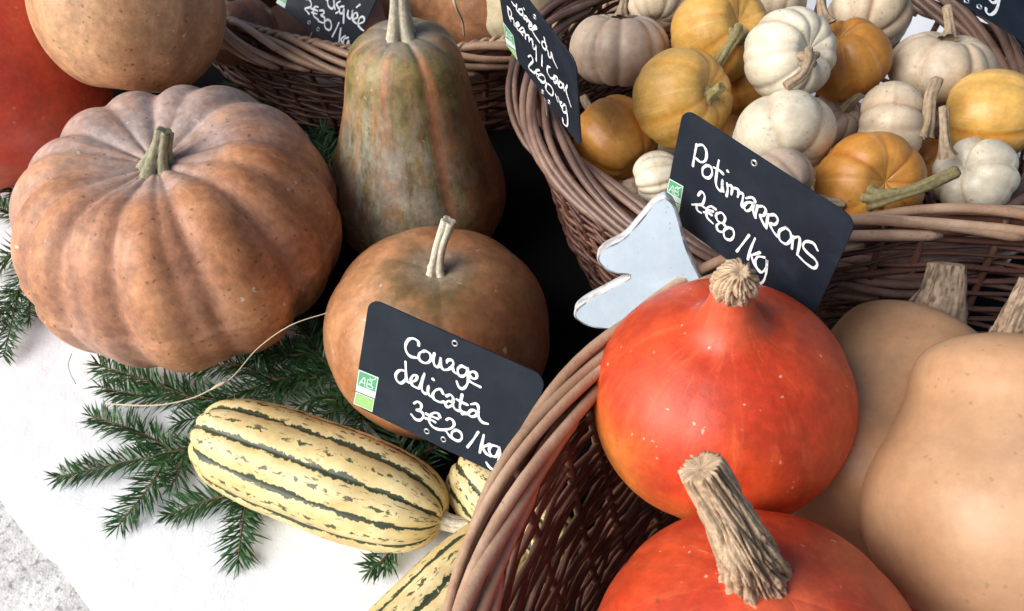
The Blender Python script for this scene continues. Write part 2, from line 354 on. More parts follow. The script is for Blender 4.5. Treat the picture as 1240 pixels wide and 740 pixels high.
# sign planes (centre, axes, size in metres) and handwriting in board coordinates 0..1
SIGNS = {"potimarron":{"c":[0.1494,0.3866,0.2793],"x":[0.6473,-0.7621,-0.0148],"y":[0.0061,-0.0143,0.9999],"W":0.13,"h":0.0916,"strokes":[[[0.123,0.787],[0.125,0.689],[0.129,0.599]],[[0.124,0.782],[0.159,0.815],[0.188,0.783],[0.193,0.712],[0.17,0.673],[0.139,0.675]],[[0.207,0.679],[0.189,0.629],[0.202,0.577],[0.235,0.588],[0.248,0.645],[0.232,0.688],[0.207,0.679]],[[0.267,0.781],[0.272,0.684],[0.281,0.595],[0.3,0.555],[0.324,0.556],[0.321,0.602],[0.314,0.65],[0.321,0.602],[0.337,0.56]],[[0.249,0.701],[0.283,0.708],[0.308,0.699]],[[0.329,0.745],[0.334,0.743]],[[0.344,0.646],[0.356,0.603],[0.36,0.545]],[[0.35,0.628],[0.369,0.654],[0.379,0.629],[0.383,0.582]],[[0.376,0.638],[0.406,0.658],[0.42,0.635],[0.42,0.598]],[[0.418,0.634],[0.444,0.65],[0.451,0.593],[0.456,0.548],[0.472,0.545]],[[0.466,0.633],[0.493,0.669],[0.516,0.661],[0.513,0.637],[0.48,0.608],[0.469,0.556],[0.487,0.534],[0.508,0.578],[0.515,0.646],[0.521,0.578],[0.543,0.534]],[[0.535,0.634],[0.543,0.534]],[[0.536,0.629],[0.564,0.659],[0.585,0.642],[0.58,0.588],[0.561,0.574],[0.598,0.525],[0.613,0.514]],[[0.602,0.626],[0.615,0.509]],[[0.607,0.624],[0.635,0.655],[0.658,0.632],[0.651,0.583],[0.625,0.562],[0.657,0.52],[0.683,0.505]],[[0.707,0.616],[0.684,0.556],[0.699,0.494],[0.736,0.491],[0.753,0.553],[0.736,0.606],[0.707,0.616]],[[0.759,0.588],[0.773,0.489]],[[0.761,0.576],[0.784,0.615],[0.799,0.574],[0.809,0.47]],[[0.892,0.61],[0.861,0.641],[0.825,0.617],[0.819,0.567],[0.848,0.541],[0.893,0.531],[0.916,0.504],[0.907,0.455],[0.86,0.452],[0.82,0.467]],[[0.201,0.388],[0.215,0.438],[0.24,0.417],[0.237,0.335],[0.204,0.299],[0.178,0.27]],[[0.204,0.299],[0.216,0.255],[0.243,0.255]],[[0.32,0.375],[0.289,0.37],[0.271,0.322],[0.283,0.255],[0.327,0.237]],[[0.244,0.321],[0.28,0.324],[0.308,0.34]],[[0.257,0.277],[0.284,0.3],[0.306,0.302]],[[0.334,0.347],[0.359,0.381],[0.386,0.36],[0.383,0.305],[0.354,0.288],[0.333,0.317],[0.334,0.347]],[[0.364,0.284],[0.351,0.24],[0.369,0.208],[0.397,0.231],[0.405,0.284],[0.384,0.298]],[[0.421,0.301],[0.399,0.247],[0.415,0.189],[0.449,0.204],[0.461,0.262],[0.447,0.307],[0.421,0.301]],[[0.541,0.356],[0.519,0.233],[0.503,0.146]],[[0.577,0.365],[0.572,0.252],[0.575,0.146]],[[0.625,0.277],[0.601,0.229],[0.589,0.197],[0.626,0.137],[0.669,0.119]],[[0.657,0.265],[0.621,0.227],[0.621,0.156],[0.661,0.111],[0.684,0.184],[0.673,0.259],[0.693,0.145],[0.691,0.038],[0.655,-0.001],[0.611,0.042]]],"eyelets":[[0.453,0.935]],"stickers":[[[0.001,0.355],[0.1,0.373],[0.106,0.195],[0.002,0.173]],[[-0.001,0.162],[0.107,0.188],[0.108,0.07],[0.002,0.049]]]},"delicata":{"c":[-0.0461,0.322,0.1867],"x":[0.8905,-0.4516,-0.0559],"y":[0.2137,0.3066,0.9276],"W":0.13,"h":0.0915,"strokes":[[[0.318,0.795],[0.311,0.825],[0.28,0.83],[0.255,0.797],[0.247,0.736],[0.262,0.689],[0.288,0.672],[0.319,0.684]],[[0.354,0.77],[0.332,0.734],[0.333,0.689],[0.358,0.67],[0.385,0.685],[0.399,0.73],[0.387,0.768],[0.36,0.774],[0.349,0.762]],[[0.411,0.785],[0.411,0.734],[0.427,0.689],[0.446,0.693],[0.453,0.738],[0.449,0.781],[0.456,0.72],[0.476,0.689],[0.5,0.706],[0.513,0.73],[0.523,0.773],[0.51,0.797],[0.489,0.782],[0.487,0.758]],[[0.52,0.746],[0.535,0.711],[0.558,0.707]],[[0.591,0.787],[0.566,0.784],[0.552,0.744],[0.565,0.702],[0.587,0.708],[0.601,0.743],[0.6,0.793],[0.612,0.731],[0.619,0.664],[0.604,0.608],[0.579,0.604],[0.561,0.642]],[[0.617,0.74],[0.641,0.727],[0.659,0.745],[0.652,0.781],[0.63,0.78],[0.616,0.745],[0.623,0.699],[0.65,0.688],[0.689,0.686]],[[0.269,0.528],[0.241,0.513],[0.223,0.463],[0.232,0.417],[0.258,0.404],[0.28,0.446],[0.284,0.492]],[[0.264,0.608],[0.276,0.528],[0.288,0.463],[0.305,0.444],[0.338,0.489],[0.343,0.53],[0.323,0.526],[0.312,0.481],[0.325,0.437],[0.352,0.431],[0.368,0.443],[0.376,0.528],[0.382,0.589],[0.376,0.528],[0.378,0.466],[0.39,0.423],[0.411,0.417],[0.419,0.444],[0.417,0.495],[0.419,0.444],[0.435,0.413],[0.454,0.422]],[[0.432,0.569],[0.438,0.565]],[[0.504,0.486],[0.484,0.513],[0.459,0.484],[0.449,0.434],[0.463,0.403],[0.496,0.401],[0.517,0.42]],[[0.525,0.481],[0.544,0.506],[0.563,0.488],[0.566,0.448],[0.543,0.447],[0.528,0.41],[0.544,0.39],[0.565,0.427],[0.563,0.478],[0.569,0.43],[0.588,0.402],[0.611,0.404]],[[0.606,0.552],[0.607,0.479],[0.611,0.43],[0.63,0.408],[0.658,0.418]],[[0.582,0.492],[0.618,0.488],[0.647,0.489]],[[0.665,0.508],[0.691,0.532],[0.707,0.508],[0.706,0.471],[0.678,0.465],[0.662,0.421],[0.681,0.404],[0.705,0.434],[0.71,0.489],[0.721,0.43],[0.746,0.401],[0.776,0.409]],[[0.63,0.392],[0.663,0.412]],[[0.356,0.284],[0.373,0.313],[0.397,0.305],[0.399,0.263],[0.376,0.235],[0.406,0.241],[0.423,0.211],[0.412,0.165],[0.384,0.148],[0.353,0.174]],[[0.516,0.272],[0.499,0.296],[0.472,0.276],[0.458,0.227],[0.465,0.178],[0.495,0.153],[0.537,0.164],[0.584,0.211],[0.601,0.257],[0.592,0.293],[0.568,0.301],[0.555,0.277]],[[0.436,0.243],[0.473,0.244],[0.506,0.248]],[[0.438,0.201],[0.471,0.21],[0.495,0.207]],[[0.562,0.178],[0.594,0.143],[0.614,0.137]],[[0.621,0.23],[0.6,0.191],[0.607,0.142],[0.641,0.137],[0.659,0.173],[0.649,0.219],[0.621,0.23]],[[0.738,0.3],[0.722,0.212],[0.702,0.125]],[[0.771,0.299],[0.773,0.22],[0.774,0.128]],[[0.815,0.242],[0.789,0.2],[0.782,0.184],[0.81,0.147],[0.837,0.141]],[[0.858,0.255],[0.828,0.242],[0.819,0.192],[0.838,0.153],[0.863,0.162],[0.869,0.222],[0.866,0.262],[0.881,0.188],[0.884,0.104],[0.872,0.039],[0.846,0.039],[0.822,0.069]]],"eyelets":[[0.507,0.943],[0.46,0.087],[0.562,0.086]],"stickers":[[[0.003,0.351],[0.128,0.363],[0.127,0.157],[0.005,0.144]],[[0.006,0.136],[0.125,0.148],[0.125,0.02],[0.004,0.015]]]},"sucrine":{"c":[0.0194,0.5636,0.2873],"x":[0.4431,-0.888,-0.1232],"y":[-0.1092,-0.1899,0.9757],"W":0.13,"h":0.0915,"strokes":[[[0.201,0.719],[0.226,0.714],[0.269,0.737]],[[0.275,0.773],[0.262,0.701],[0.302,0.713]],[[0.354,0.805],[0.293,0.733],[0.3,0.701],[0.35,0.743],[0.353,0.799]],[[0.375,0.838],[0.381,0.836]],[[0.354,0.766],[0.352,0.716],[0.379,0.732],[0.377,0.762],[0.41,0.782],[0.398,0.726]],[[0.402,0.755],[0.441,0.776],[0.428,0.725]],[[0.43,0.76],[0.465,0.783],[0.465,0.759],[0.424,0.706],[0.426,0.679],[0.47,0.715]],[[0.47,0.717],[0.533,0.805],[0.511,0.804],[0.463,0.71],[0.494,0.686],[0.554,0.678]],[[0.636,0.772],[0.594,0.733],[0.587,0.678],[0.626,0.685],[0.649,0.75]],[[0.625,0.81],[0.645,0.717],[0.66,0.706],[0.664,0.655],[0.693,0.68],[0.705,0.747],[0.72,0.694],[0.766,0.652]],[[0.121,0.577],[0.123,0.486],[0.144,0.449]],[[0.122,0.583],[0.17,0.586],[0.166,0.53],[0.136,0.477],[0.192,0.527],[0.192,0.453]],[[0.214,0.467],[0.275,0.554],[0.26,0.563],[0.222,0.497],[0.24,0.464],[0.284,0.482]],[[0.289,0.487],[0.345,0.559],[0.322,0.575],[0.273,0.49],[0.309,0.479]],[[0.356,0.551],[0.347,0.48]],[[0.355,0.53],[0.403,0.584],[0.403,0.544]],[[0.407,0.568],[0.4,0.511]],[[0.406,0.547],[0.451,0.589],[0.457,0.545]],[[0.446,0.553],[0.455,0.493],[0.492,0.546],[0.497,0.582],[0.487,0.47],[0.475,0.383]],[[0.573,0.563],[0.552,0.417]],[[0.671,0.546],[0.638,0.512],[0.624,0.434],[0.667,0.417],[0.712,0.473]],[[0.716,0.505],[0.758,0.541],[0.748,0.478],[0.707,0.418],[0.715,0.494],[0.759,0.46]],[[0.785,0.532],[0.823,0.546],[0.809,0.487],[0.764,0.448],[0.785,0.532]],[[0.833,0.56],[0.837,0.492]],[[0.882,0.608],[0.862,0.518],[0.911,0.402]],[[0.357,0.286],[0.402,0.354],[0.424,0.318],[0.351,0.17],[0.351,0.134],[0.421,0.168]],[[0.508,0.314],[0.453,0.233],[0.467,0.17],[0.527,0.204]],[[0.429,0.193],[0.499,0.242]],[[0.532,0.295],[0.484,0.212],[0.513,0.179],[0.578,0.265],[0.574,0.319],[0.532,0.295]],[[0.6,0.275],[0.578,0.174],[0.653,0.194],[0.683,0.279],[0.656,0.31],[0.6,0.275]],[[0.713,0.281],[0.737,0.227]],[[0.744,0.296],[0.776,0.224]],[[0.792,0.296],[0.769,0.253],[0.802,0.232]],[[0.832,0.325],[0.791,0.235],[0.806,0.195],[0.85,0.263],[0.842,0.33],[0.855,0.193],[0.84,0.068],[0.789,0.029],[0.786,0.086]]],"eyelets":[[0.522,0.908],[0.515,0.055],[0.599,0.039]],"stickers":[[[-0.005,0.282],[0.147,0.285],[0.156,0.119],[-0.001,0.032]],[[-0.003,0.018],[0.153,0.105],[0.161,-0.036],[0.01,-0.022]]]},"musquee":{"c":[-0.2089,0.8883,0.1484],"x":[0.7235,-0.6765,-0.1376],"y":[0.4824,0.3529,0.8017],"W":0.13,"h":0.0915,"strokes":[[[0.381,0.546],[0.418,0.479],[0.451,0.423]],[[0.381,0.546],[0.444,0.512],[0.457,0.575]],[[0.457,0.575],[0.482,0.5],[0.518,0.44]],[[0.53,0.482],[0.537,0.434],[0.569,0.392],[0.619,0.397],[0.611,0.463],[0.587,0.511],[0.611,0.463],[0.647,0.411]],[[0.663,0.529],[0.638,0.477],[0.668,0.453],[0.696,0.428],[0.673,0.378]],[[0.719,0.504],[0.688,0.468],[0.704,0.414],[0.738,0.427],[0.732,0.488],[0.754,0.426],[0.79,0.335]],[[0.781,0.498],[0.801,0.434],[0.841,0.432],[0.833,0.498],[0.821,0.528],[0.865,0.43]],[[0.868,0.445],[0.899,0.495],[0.876,0.536],[0.852,0.499],[0.872,0.436],[0.921,0.427]],[[0.848,0.588],[0.868,0.636]],[[0.937,0.433],[0.98,0.504],[0.957,0.545],[0.926,0.509],[0.935,0.438],[0.971,0.413],[1.018,0.41]],[[0.311,0.292],[0.336,0.311],[0.379,0.29],[0.387,0.242],[0.338,0.186],[0.378,0.17],[0.402,0.162]],[[0.467,0.303],[0.435,0.285],[0.43,0.235],[0.461,0.18],[0.523,0.174]],[[0.403,0.235],[0.455,0.254],[0.48,0.259]],[[0.426,0.199],[0.482,0.222]],[[0.497,0.279],[0.533,0.306],[0.555,0.283],[0.53,0.242],[0.58,0.243],[0.591,0.186],[0.535,0.163]],[[0.616,0.25],[0.599,0.198],[0.634,0.147],[0.682,0.157],[0.685,0.211],[0.654,0.253],[0.616,0.25]],[[0.745,0.302],[0.743,0.197],[0.739,0.116]],[[0.788,0.262],[0.812,0.172],[0.833,0.092]],[[0.863,0.223],[0.837,0.159],[0.861,0.132],[0.892,0.105]],[[0.9,0.225],[0.867,0.181],[0.884,0.124],[0.917,0.123],[0.917,0.2],[0.954,0.126],[0.979,0.02],[0.954,-0.012],[0.914,0.021]]],"eyelets":[[0.441,0.073],[0.564,0.075]],"stickers":[[[-0.113,0.192],[0.093,0.213],[0.123,0.026],[-0.085,0.013]]]},"back":{"c":[0.3593,0.598,0.3316],"x":[0.8527,-0.3973,-0.339],"y":[0.4733,0.8624,0.1798],"W":0.13,"h":0.0915,"strokes":[[[0.574,0.349],[0.535,0.316],[0.52,0.239],[0.544,0.194],[0.568,0.223],[0.576,0.337],[0.588,0.159],[0.569,0.062],[0.54,0.057],[0.529,0.095]],[[0.393,0.276],[0.379,0.111]],[[0.433,0.34],[0.45,0.138]],[[0.482,0.281],[0.459,0.224],[0.486,0.182]]],"eyelets":[[0.411,0.05],[0.491,0.071]],"stickers":[]}}

# ================================================================== SETTING
# ground (rough pale screed), 0.75 m below the table top
g = MT('pale_gravel', .9, .2)
c = g.mix(g.mr(g.noise(14, 5, .7), .38, .62), (.62, .62, .60), (.86, .86, .85))
c = g.mix(g.mr(g.noise(75, 4, .7), .52, .66, 0, .75), c, (.22, .22, .22))
c = g.mix(g.mr(g.noise(160, 3, .6), .6, .7, 0, .7), c, (.95, .95, .94))
g.color(c); g.bump(g.noise(120, 4, .7), .8, .004)
n = 90; xs = np.linspace(-1, 1, n)
gx = np.sign(xs) * np.abs(xs) ** 3 * 20 + np.array([-.6 * 0] * n)
X, Y = np.meshgrid(gx - .5, gx + .2); P = np.stack([X, Y, np.full_like(X, -.75)], -1).reshape(-1, 3)
P[:, 2] += snoise(P, 6, 3) * .003
gf = [(i * n + j, i * n + j + 1, (i + 1) * n + j + 1, (i + 1) * n + j) for i in range(n - 1) for j in range(n - 1)]
tag(mk('ground', P, gf, g.m), kind='structure')

# ---- table and white cloth.  edge runs along E_, inward is I_
E_ = np.array([.749, -.662, 0]); I_ = np.array([.662, .749, 0]); EDGE = -.028
def tb(s, t, z): return E_ * s + I_ * (t + EDGE) + np.array([0, 0, z])
wood = MT('table_wood', .6, .3); wood.color(wood.mix(wood.noise(6, 4, v=wood.map(wood.obj, scale=(1, 12, 1))), (.2, .12, .07), (.32, .21, .12)))
troot = empty('trestle_table', (.3, .6, -.75)); tag(troot, 'wooden trestle table hidden under the white cloth that carries the whole display', 'table')
def boxm(name, mat, parent, s0, s1, t0, t1, z0, z1, off=(.3, .6, -.75)):
    V = [tb(s, t, z) - np.array(off) for z in (z0, z1) for (s, t) in ((s0, t0), (s1, t0), (s1, t1), (s0, t1))]
    return mk(name, V, [(3, 2, 1, 0), (4, 5, 6, 7), (0, 1, 5, 4), (1, 2, 6, 5), (2, 3, 7, 6), (3, 0, 4, 7)], mat, parent, False)
boxm('tabletop', wood.m, troot, -1.29, 1.29, .012, 1.68, -.03, -.006)
for s in (-1.2, 1.15):
    for t in (.06, 1.55): boxm('leg', wood.m, troot, s, s + .05, t, t + .05, -.748, -.031)
cl = MT('white_linen', .95, .1, sheen=.2)
wv = cl.math('ADD', cl.noise(600, 2, v=cl.map(cl.obj, scale=(1, .25, 1), rot=(0, 0, .72))), cl.noise(600, 2, v=cl.map(cl.obj, scale=(.25, 1, 1), rot=(0, 0, .72))))
cl.color(cl.mix(cl.mr(cl.noise(5, 3), .3, .7), (.83, .85, .88), (.855, .87, .89)))
b1 = cl.bump(wv, .35, .0006); cl.bump(cl.math('ADD', cl.noise(9, 3, .5), cl.math('MULTIPLY', cl.noise(34, 4, .6), .25)), .6, .010, b1)
ns, ntt = 240, 150
ss = np.linspace(-1.32, 1.32, ns)
prof_t = np.concatenate([[(0, -.34 + .3 * k / 11) for k in range(12)], [(.014 * (1 - math.cos(a)), -.014 + .014 * math.sin(a)) for a in np.linspace(0, math.pi / 2, 6)], [(x, 0) for x in np.linspace(.02, 1.7, 130)]])
V = []
for (t, z) in prof_t:
    for s in ss:
        p = tb(s, t, z); V.append(p)
V = np.array(V)
wr = snoise(V, 11, 9) + .5 * snoise(V, 31, 10)
flat = (V[:, 2] > -.001)
V[:, 2] -= np.where(flat, .0022 * (1 + np.clip(wr, -1, 1)), 0)
hang = np.clip(-V[:, 2] / .3, 0, 1); V -= I_[None, :] * (hang * (.012 + .012 * np.sin(ss[np.arange(len(V)) % ns] * 34 + 1)))[:, None]
m_ = len(prof_t)
tag(mk('tablecloth', V, [(i * ns + j, i * ns + j + 1, (i + 1) * ns + j + 1, (i + 1) * ns + j) for i in range(m_ - 1) for j in range(ns - 1)], cl.m),
    'white linen tablecloth spread under the squashes and falling over the table edge', 'tablecloth')

# ---- black sheet under the greenery, added to stand in for deep shade
dk = MT('shade_black', .95, .1); dk.color((.006, .006, .007)); dk.bump(dk.noise(500, 2), .4, .0006)
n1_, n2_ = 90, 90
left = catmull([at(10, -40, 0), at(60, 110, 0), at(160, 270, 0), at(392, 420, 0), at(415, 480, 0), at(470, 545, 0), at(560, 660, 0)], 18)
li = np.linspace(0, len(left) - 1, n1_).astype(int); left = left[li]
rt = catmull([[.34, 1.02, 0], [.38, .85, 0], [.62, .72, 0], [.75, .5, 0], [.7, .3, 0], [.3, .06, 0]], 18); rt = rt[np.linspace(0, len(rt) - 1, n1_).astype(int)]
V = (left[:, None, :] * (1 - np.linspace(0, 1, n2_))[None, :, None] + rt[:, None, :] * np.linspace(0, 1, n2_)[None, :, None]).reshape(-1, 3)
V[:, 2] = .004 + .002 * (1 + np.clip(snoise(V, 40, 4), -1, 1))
tag(mk('shade_sheet', V, [(i * n2_ + j, i * n2_ + j + 1, (i + 1) * n2_ + j + 1, (i + 1) * n2_ + j) for i in range(n1_ - 1) for j in range(n2_ - 1)], dk.m),
    'black sheet standing in for deep shade between the baskets and the big squashes', 'cloth')

# ================================================================== BASKETS
def wicker(name, lo, hi, rough=.45, coat=.2):
    m = MT(name, rough, .5, coat=coat, coatr=.3)
    r = m.rnd()
    c = m.mix(m.mr(m.noise(18, 5, .7), .35, .68), lo, hi)
    c = m.mix(m.math('MULTIPLY', r, .55), c, tuple(x * .55 for x in lo))
    c = m.mix(m.mr(m.noise(140, 4, .7), .58, .72, 0, .65), c, tuple(x * .4 for x in lo))
    c = m.mix(m.mr(m.noise(7, 3, .7), .6, .75, 0, .4), c, tuple(min(1, x * 1.35) for x in hi))
    m.color(c); m.bump(m.math('ADD', m.noise(60, 4, .7), m.noise(400, 2)), .35, .0009)
    return m.m
W_RIM = wicker('willow_rim', (.43, .25, .155), (.63, .43, .29)); W_IN = wicker('willow_dark', (.085, .034, .022), (.20, .085, .052), .5, .08)
W_RIM2 = wicker('willow_purple', (.14, .078, .058), (.28, .17, .12)); W_RIM3 = wicker('willow_pale', (.40, .23, .14), (.60, .42, .28))

def basket(label, c, R, Rb, zt, zb, stakes, rows, rw, N, rr, ea, eb, span, wmat, rmat, seed, cat='basket', sgn=1, gap=None, base_mat=None, psi=(-1.9, 2.1), pair=1):
    rs = random.Random(seed); root = empty('wicker_basket', (c[0], c[1], zb)); tag(root, label, cat, 'wicker baskets of squash')
    Rz = lambda z: Rb + (R - Rb) * ((z - zb) / (zt - zb)) ** .75
    # floor
    nu = 64; V = [(0, 0, .004)] + [(Rb * math.cos(a), Rb * math.sin(a), .004) for a in np.arange(nu) * 2 * math.pi / nu] + [(0, 0, -.002)] + [(Rb * math.cos(a), Rb * math.sin(a), -.002) for a in np.arange(nu) * 2 * math.pi / nu]
    Fc = [(0, 1 + j, 1 + (j + 1) % nu) for j in range(nu)] + [(nu + 1, nu + 2 + (j + 1) % nu, nu + 2 + j) for j in range(nu)] + [(1 + j, nu + 2 + j, nu + 2 + (j + 1) % nu, 1 + (j + 1) % nu) for j in range(nu)]
    mk('base', V, Fc, wmat, root)
    # stakes
    for i in range(stakes):
        a = 2 * math.pi * i / stakes; da = rs.uniform(-.035, .035)
        zz = np.linspace(zb, zt + eb * .3, 9)
        P = [(Rz(z) * math.cos(a + da * (z - zb) / zt), Rz(z) * math.sin(a + da * (z - zb) / zt), z - zb) for z in zz]
        V, Fc = tube_data(P, rw * 1.15, 6); mk('stake', V, Fc, wmat, root)
    th = np.arange(stakes * 6) * 2 * math.pi / (stakes * 6)
    ztop = zt - eb * .6
    for k in range(rows):
        z0 = zb + (ztop - zb) * (k + .5) / rows
        ph = rs.uniform(0, 6.28); sl = rs.uniform(-.0022, .0022); w2 = rs.uniform(0, 6.28)
        z = z0 + sl * np.sin(th * 2 + ph) + .0010 * np.sin(th * 7 + w2) + .0009 * np.sin(th * 17 + ph) + .0006 * np.sin(th * 31 + w2 * 2)
        rr_ = np.array([Rz(q) for q in z]) + rw * .8 * np.cos(th * stakes / 2 + math.pi * (k % 2)) + .0013 * np.sin(th * 5 + w2) + .0009 * np.sin(th * 23 + ph * 2)
        rad_ = rw * rs.uniform(.62, 1.12) * (1 + .16 * np.sin(th * 3 + ph) + .1 * np.sin(th * 19 + w2))
        P = np.stack([rr_ * np.cos(th), rr_ * np.sin(th), z - zb], 1)
        if gap and z0 > gap[2]:
            keep = ~((th > gap[0]) & (th < gap[1])); i1 = np.argmax(th > gap[1]); P = np.roll(P, -i1, 0)[:keep.sum()]; rad_ = np.roll(rad_, -i1)[:keep.sum()]
            V, Fc = tube_data(P, rad_, 5)
        else: V, Fc = tube_data(P, rad_, 5, True)
        mk('weaver', V, Fc, wmat, root)
    # rolled border: every rod climbs from one face of the wall over the top to the other
    for i in range(N):
        a0 = 2 * math.pi * (i + rs.uniform(-.3, .3)) / N; sp = span * rs.uniform(.85, 1.12)
        t = np.linspace(0, 1, 26); ps = psi[0] + (psi[1] - psi[0]) * (t * .75 + .25 * (3 * t ** 2 - 2 * t ** 3)) + rs.uniform(-.1, .1)
        j1, j2 = rs.uniform(0, 6), rs.uniform(0, 6); jit = 1 + rs.uniform(.10, .26) * np.sin(t * rs.uniform(5, 9) + j1)
        ra = zt - zb; A = a0 + sgn * sp * t
        rad_ = R - ea * np.sin(ps) * -1 * jit if False else R + ea * np.sin(ps) * jit
        zz = ra + eb * np.cos(ps) * jit + .0012 * np.sin(t * 9 + j2)
        P = np.stack([rad_ * np.cos(A), rad_ * np.sin(A), zz], 1)
        th_ = rr * rs.uniform(.85, 1.15) * (1 - .25 * t) * np.minimum(1, .45 + np.minimum(t, 1 - t) * 30)
        V, Fc = tube_data(P, th_, 10); mk('rim_rod', V, Fc, rmat, root)
    th = np.arange(160) * 2 * math.pi / 160
    for q in (-1, 1):
        P = np.stack([(R + q * ea * .45) * np.cos(th), (R + q * ea * .45) * np.sin(th), np.full(160, zt - zb - eb * .2)], 1)
        V, Fc = tube_data(P, rr * 1.1, 6, True); mk('rim_core', V, Fc, wmat, root)
    return root
basket('large front wicker basket with pale pinkish rolled rim, holding red potimarrons and butternuts', (.312, .078), .3405, .27, .25, .004, 46, 44, .0025, 42, .0040, .0098, .011, rad(50), W_IN, W_RIM, 1)
basket('dark purplish wicker basket behind, heaped with mini yellow and cream pumpkins', (.241, .641), .227, .165, .20, .004, 44, 30, .0026, 44, .0038, .015, .014, rad(78), W_IN, W_RIM2, 2, gap=(rad(0), rad(80), .125))
basket('shallow wicker basket with a pale rim at the back left, behind the tall squash', (-.12, 1.11), .335, .30, .13, .004, 54, 16, .003, 54, .0046, .016, .014, rad(42), W_IN, W_RIM3, 3)
rM = [o for o in bpy.data.objects if o.get('label', '').startswith('shallow wicker')][0]
th = np.linspace(0, 2 * math.pi, 1500)[:-1]
for q in (0, math.pi):
    for (dr, dz) in ((-.010, .0135), ):
        hx = th * 84 + q
        P = np.stack([(.335 + dr + .0024 * np.cos(hx)) * np.cos(th), (.335 + dr + .0024 * np.cos(hx)) * np.sin(th), .126 + dz + .0024 * np.sin(hx) + .002 * np.sin(th * 9)], 1)
        V, Fc = tube_data(P, .0026, 5, True); mk('twisted_cord', V, Fc, W_RIM3, rM)
# ================================================================== SQUASHES
stem_grey = stem_mat('stem_grey_green', (.16, .155, .09), (.36, .33, .22))
stem_pale = stem_mat('stem_pale', (.42, .36, .26), (.68, .62, .5))
stem_mini = stem_mat('stem_mini_brown', (.20, .14, .09), (.38, .29, .19), stretch=8)
stem_minig = stem_mat('stem_mini_green', (.16, .14, .06), (.33, .27, .13), stretch=8)
stem_fuzz = stem_mat('stem_fuzzy', (.22, .15, .10), (.36, .27, .19), .9, 9)
stem_cork = stem_mat('stem_cork', (.33, .21, .12), (.60, .45, .30), .85, 16)

# --- big ribbed musquee
mA = skin_musquee('skin_musquee', (.45, .175, .07), (.60, .285, .135), (.45, .355, .32),
    [((-.02, .09, .19), .06, .15, 1.0), ((-.13, .03, .13), .03, .11, .8), ((.0, .0, .18), .03, .08, .8), ((.1, .09, .15), .02, .09, .7), ((-.05, -.14, .08), .01, .07, .35)],
    [((.128, -.075, .07), .012, .045, .85), ((.085, -.115, .035), .01, .035, .7), ((-.09, -.1, .12), .005, .03, .3)], groovec=(.40, .21, .15), rough=.46)
cA = deep(221, 271, .775); HA = .105; RA = .152
rA, MA = stand('ribbed_pumpkin', 'huge brown-orange ribbed pumpkin with greyish bloom on its shoulders, left of the tall squash', 'pumpkin', cA, (-.02, .0, 1), 0, HA)
crs = [(rad(a), d, w) for a, d, w in ((-93, .95, .17), (-71, .35, .09), (-62, .75, .13), (-33, .9, .15), (-12, .5, .12), (12, .9, .16), (33, .6, .12), (55, 1, .15), (82, .7, .13), (104, 1.05, .15), (131, .7, .13), (158, 1, .15), (178, .55, .12), (200, .95, .15), (221, .8, .13), (243, .8, .15), (252, .3, .08))]
body('skin', mA, rA, oblate(RA, HA, .32, .40, .1, .70), None, gd=.12, seed=3, lump=.014, nu=300, nv=120, gexp=.3, crease=crs)
stem('stem', stem_grey, rA, [(.003, -.006, 2 * HA - .044), (.004, -.004, 2 * HA - .032), (.009, .0, 2 * HA - .019), (.016, .006, 2 * HA - .004)], [.018, .012, .0088, .0076], 5, .36, flare=1.5, fl_pow=6, seed=2)

# --- tan round squash top left, red one below it
mB = skin_musquee('skin_tan_squash', (.50, .24, .11), (.62, .35, .18), (.4, .25, .17), [], [], groovec=(.42, .22, .12), rough=.45, seed=4)
rB, MB_ = stand('round_squash', 'smooth tan-orange squash at the top left, leaning on the red one', 'squash', deep(157, 6, .83), cv(.1, .93, .2), .4, .088)
body('skin', mB, rB, oblate(.0905, .088, .15, .3, .1, .9), None, gd=.035, crease=[(rad(a), d, .2) for a, d in ((-75, .5), (-50, .9), (-20, .6), (10, 1), (50, 1), (100, 1), (150, 1), (200, 1), (240, .7))], seed=8, lump=.012, nu=140, nv=80)
stem('stem', stem_grey, rB, [(0, 0, .16), (0, 0, .18), (.004, 0, .2)], [.011, .009, .008], 5, .3, flare=.8)
mR = skin_simple('skin_red_squash', (.80, .085, .045), (.82, .15, .08), (.62, .16, .08), rough=.35, coat=.3, scar=(.7, .42, .22), seed=2)
rC, MC = stand('red_squash', 'big glossy red squash cut off by the left edge of the photo, with pale scars', 'squash', deep(-22, 88, .90), cv(-.5, .6, .2), .4, .118)
body('skin', mR, rC, oblate(.132, .118, .1, .3, .1, .95), None, seed=12, lump=.014, nu=140, nv=80)
stem('stem', stem_cork, rC, [(0, 0, .22), (0, 0, .245), (.004, 0, .265)], [.016, .013, .012], 6, .3, flare=.6)

# --- tall pear shaped squash
m = MT('skin_tall_squash', .46, .4, coat=.06, coatr=.3)
base = m.mix(m.mr(m.noise(16, 4, .6), .35, .65), (.34, .135, .05), (.47, .21, .09))
streak = m.noise(1, 4, .6, m.map(m.uv, scale=(22, 2.2, 1)))
gr = m.mix(m.mr(m.noise(40, 4, .7), .35, .65), (.12, .10, .03), (.27, .215, .075))
fr = m.blob((-.015, -.075, .13), .06, .12, 22, .03); topf = m.blob((0, -.02, .235), .05, .1, 22, .02)
fm = m.math('MAXIMUM', fr, topf)
c = m.mix(m.math('MULTIPLY', fm, m.mr(streak, .36, .56, 0, .95)), base, gr)
bl = m.blob((-.02, -.07, .14), .02, .11, 30, .03)
c = m.mix(m.math('MULTIPLY', bl, m.mr(m.noise(1, 5, .7, m.map(m.uv, scale=(40, 9, 1))), .38, .58, .15, .9)), c, (.40, .37, .29))
c = m.mix(m.math('MULTIPLY', m.blob((0, 0, .248), .015, .045, 40, .01), .8), c, (.30, .27, .22))
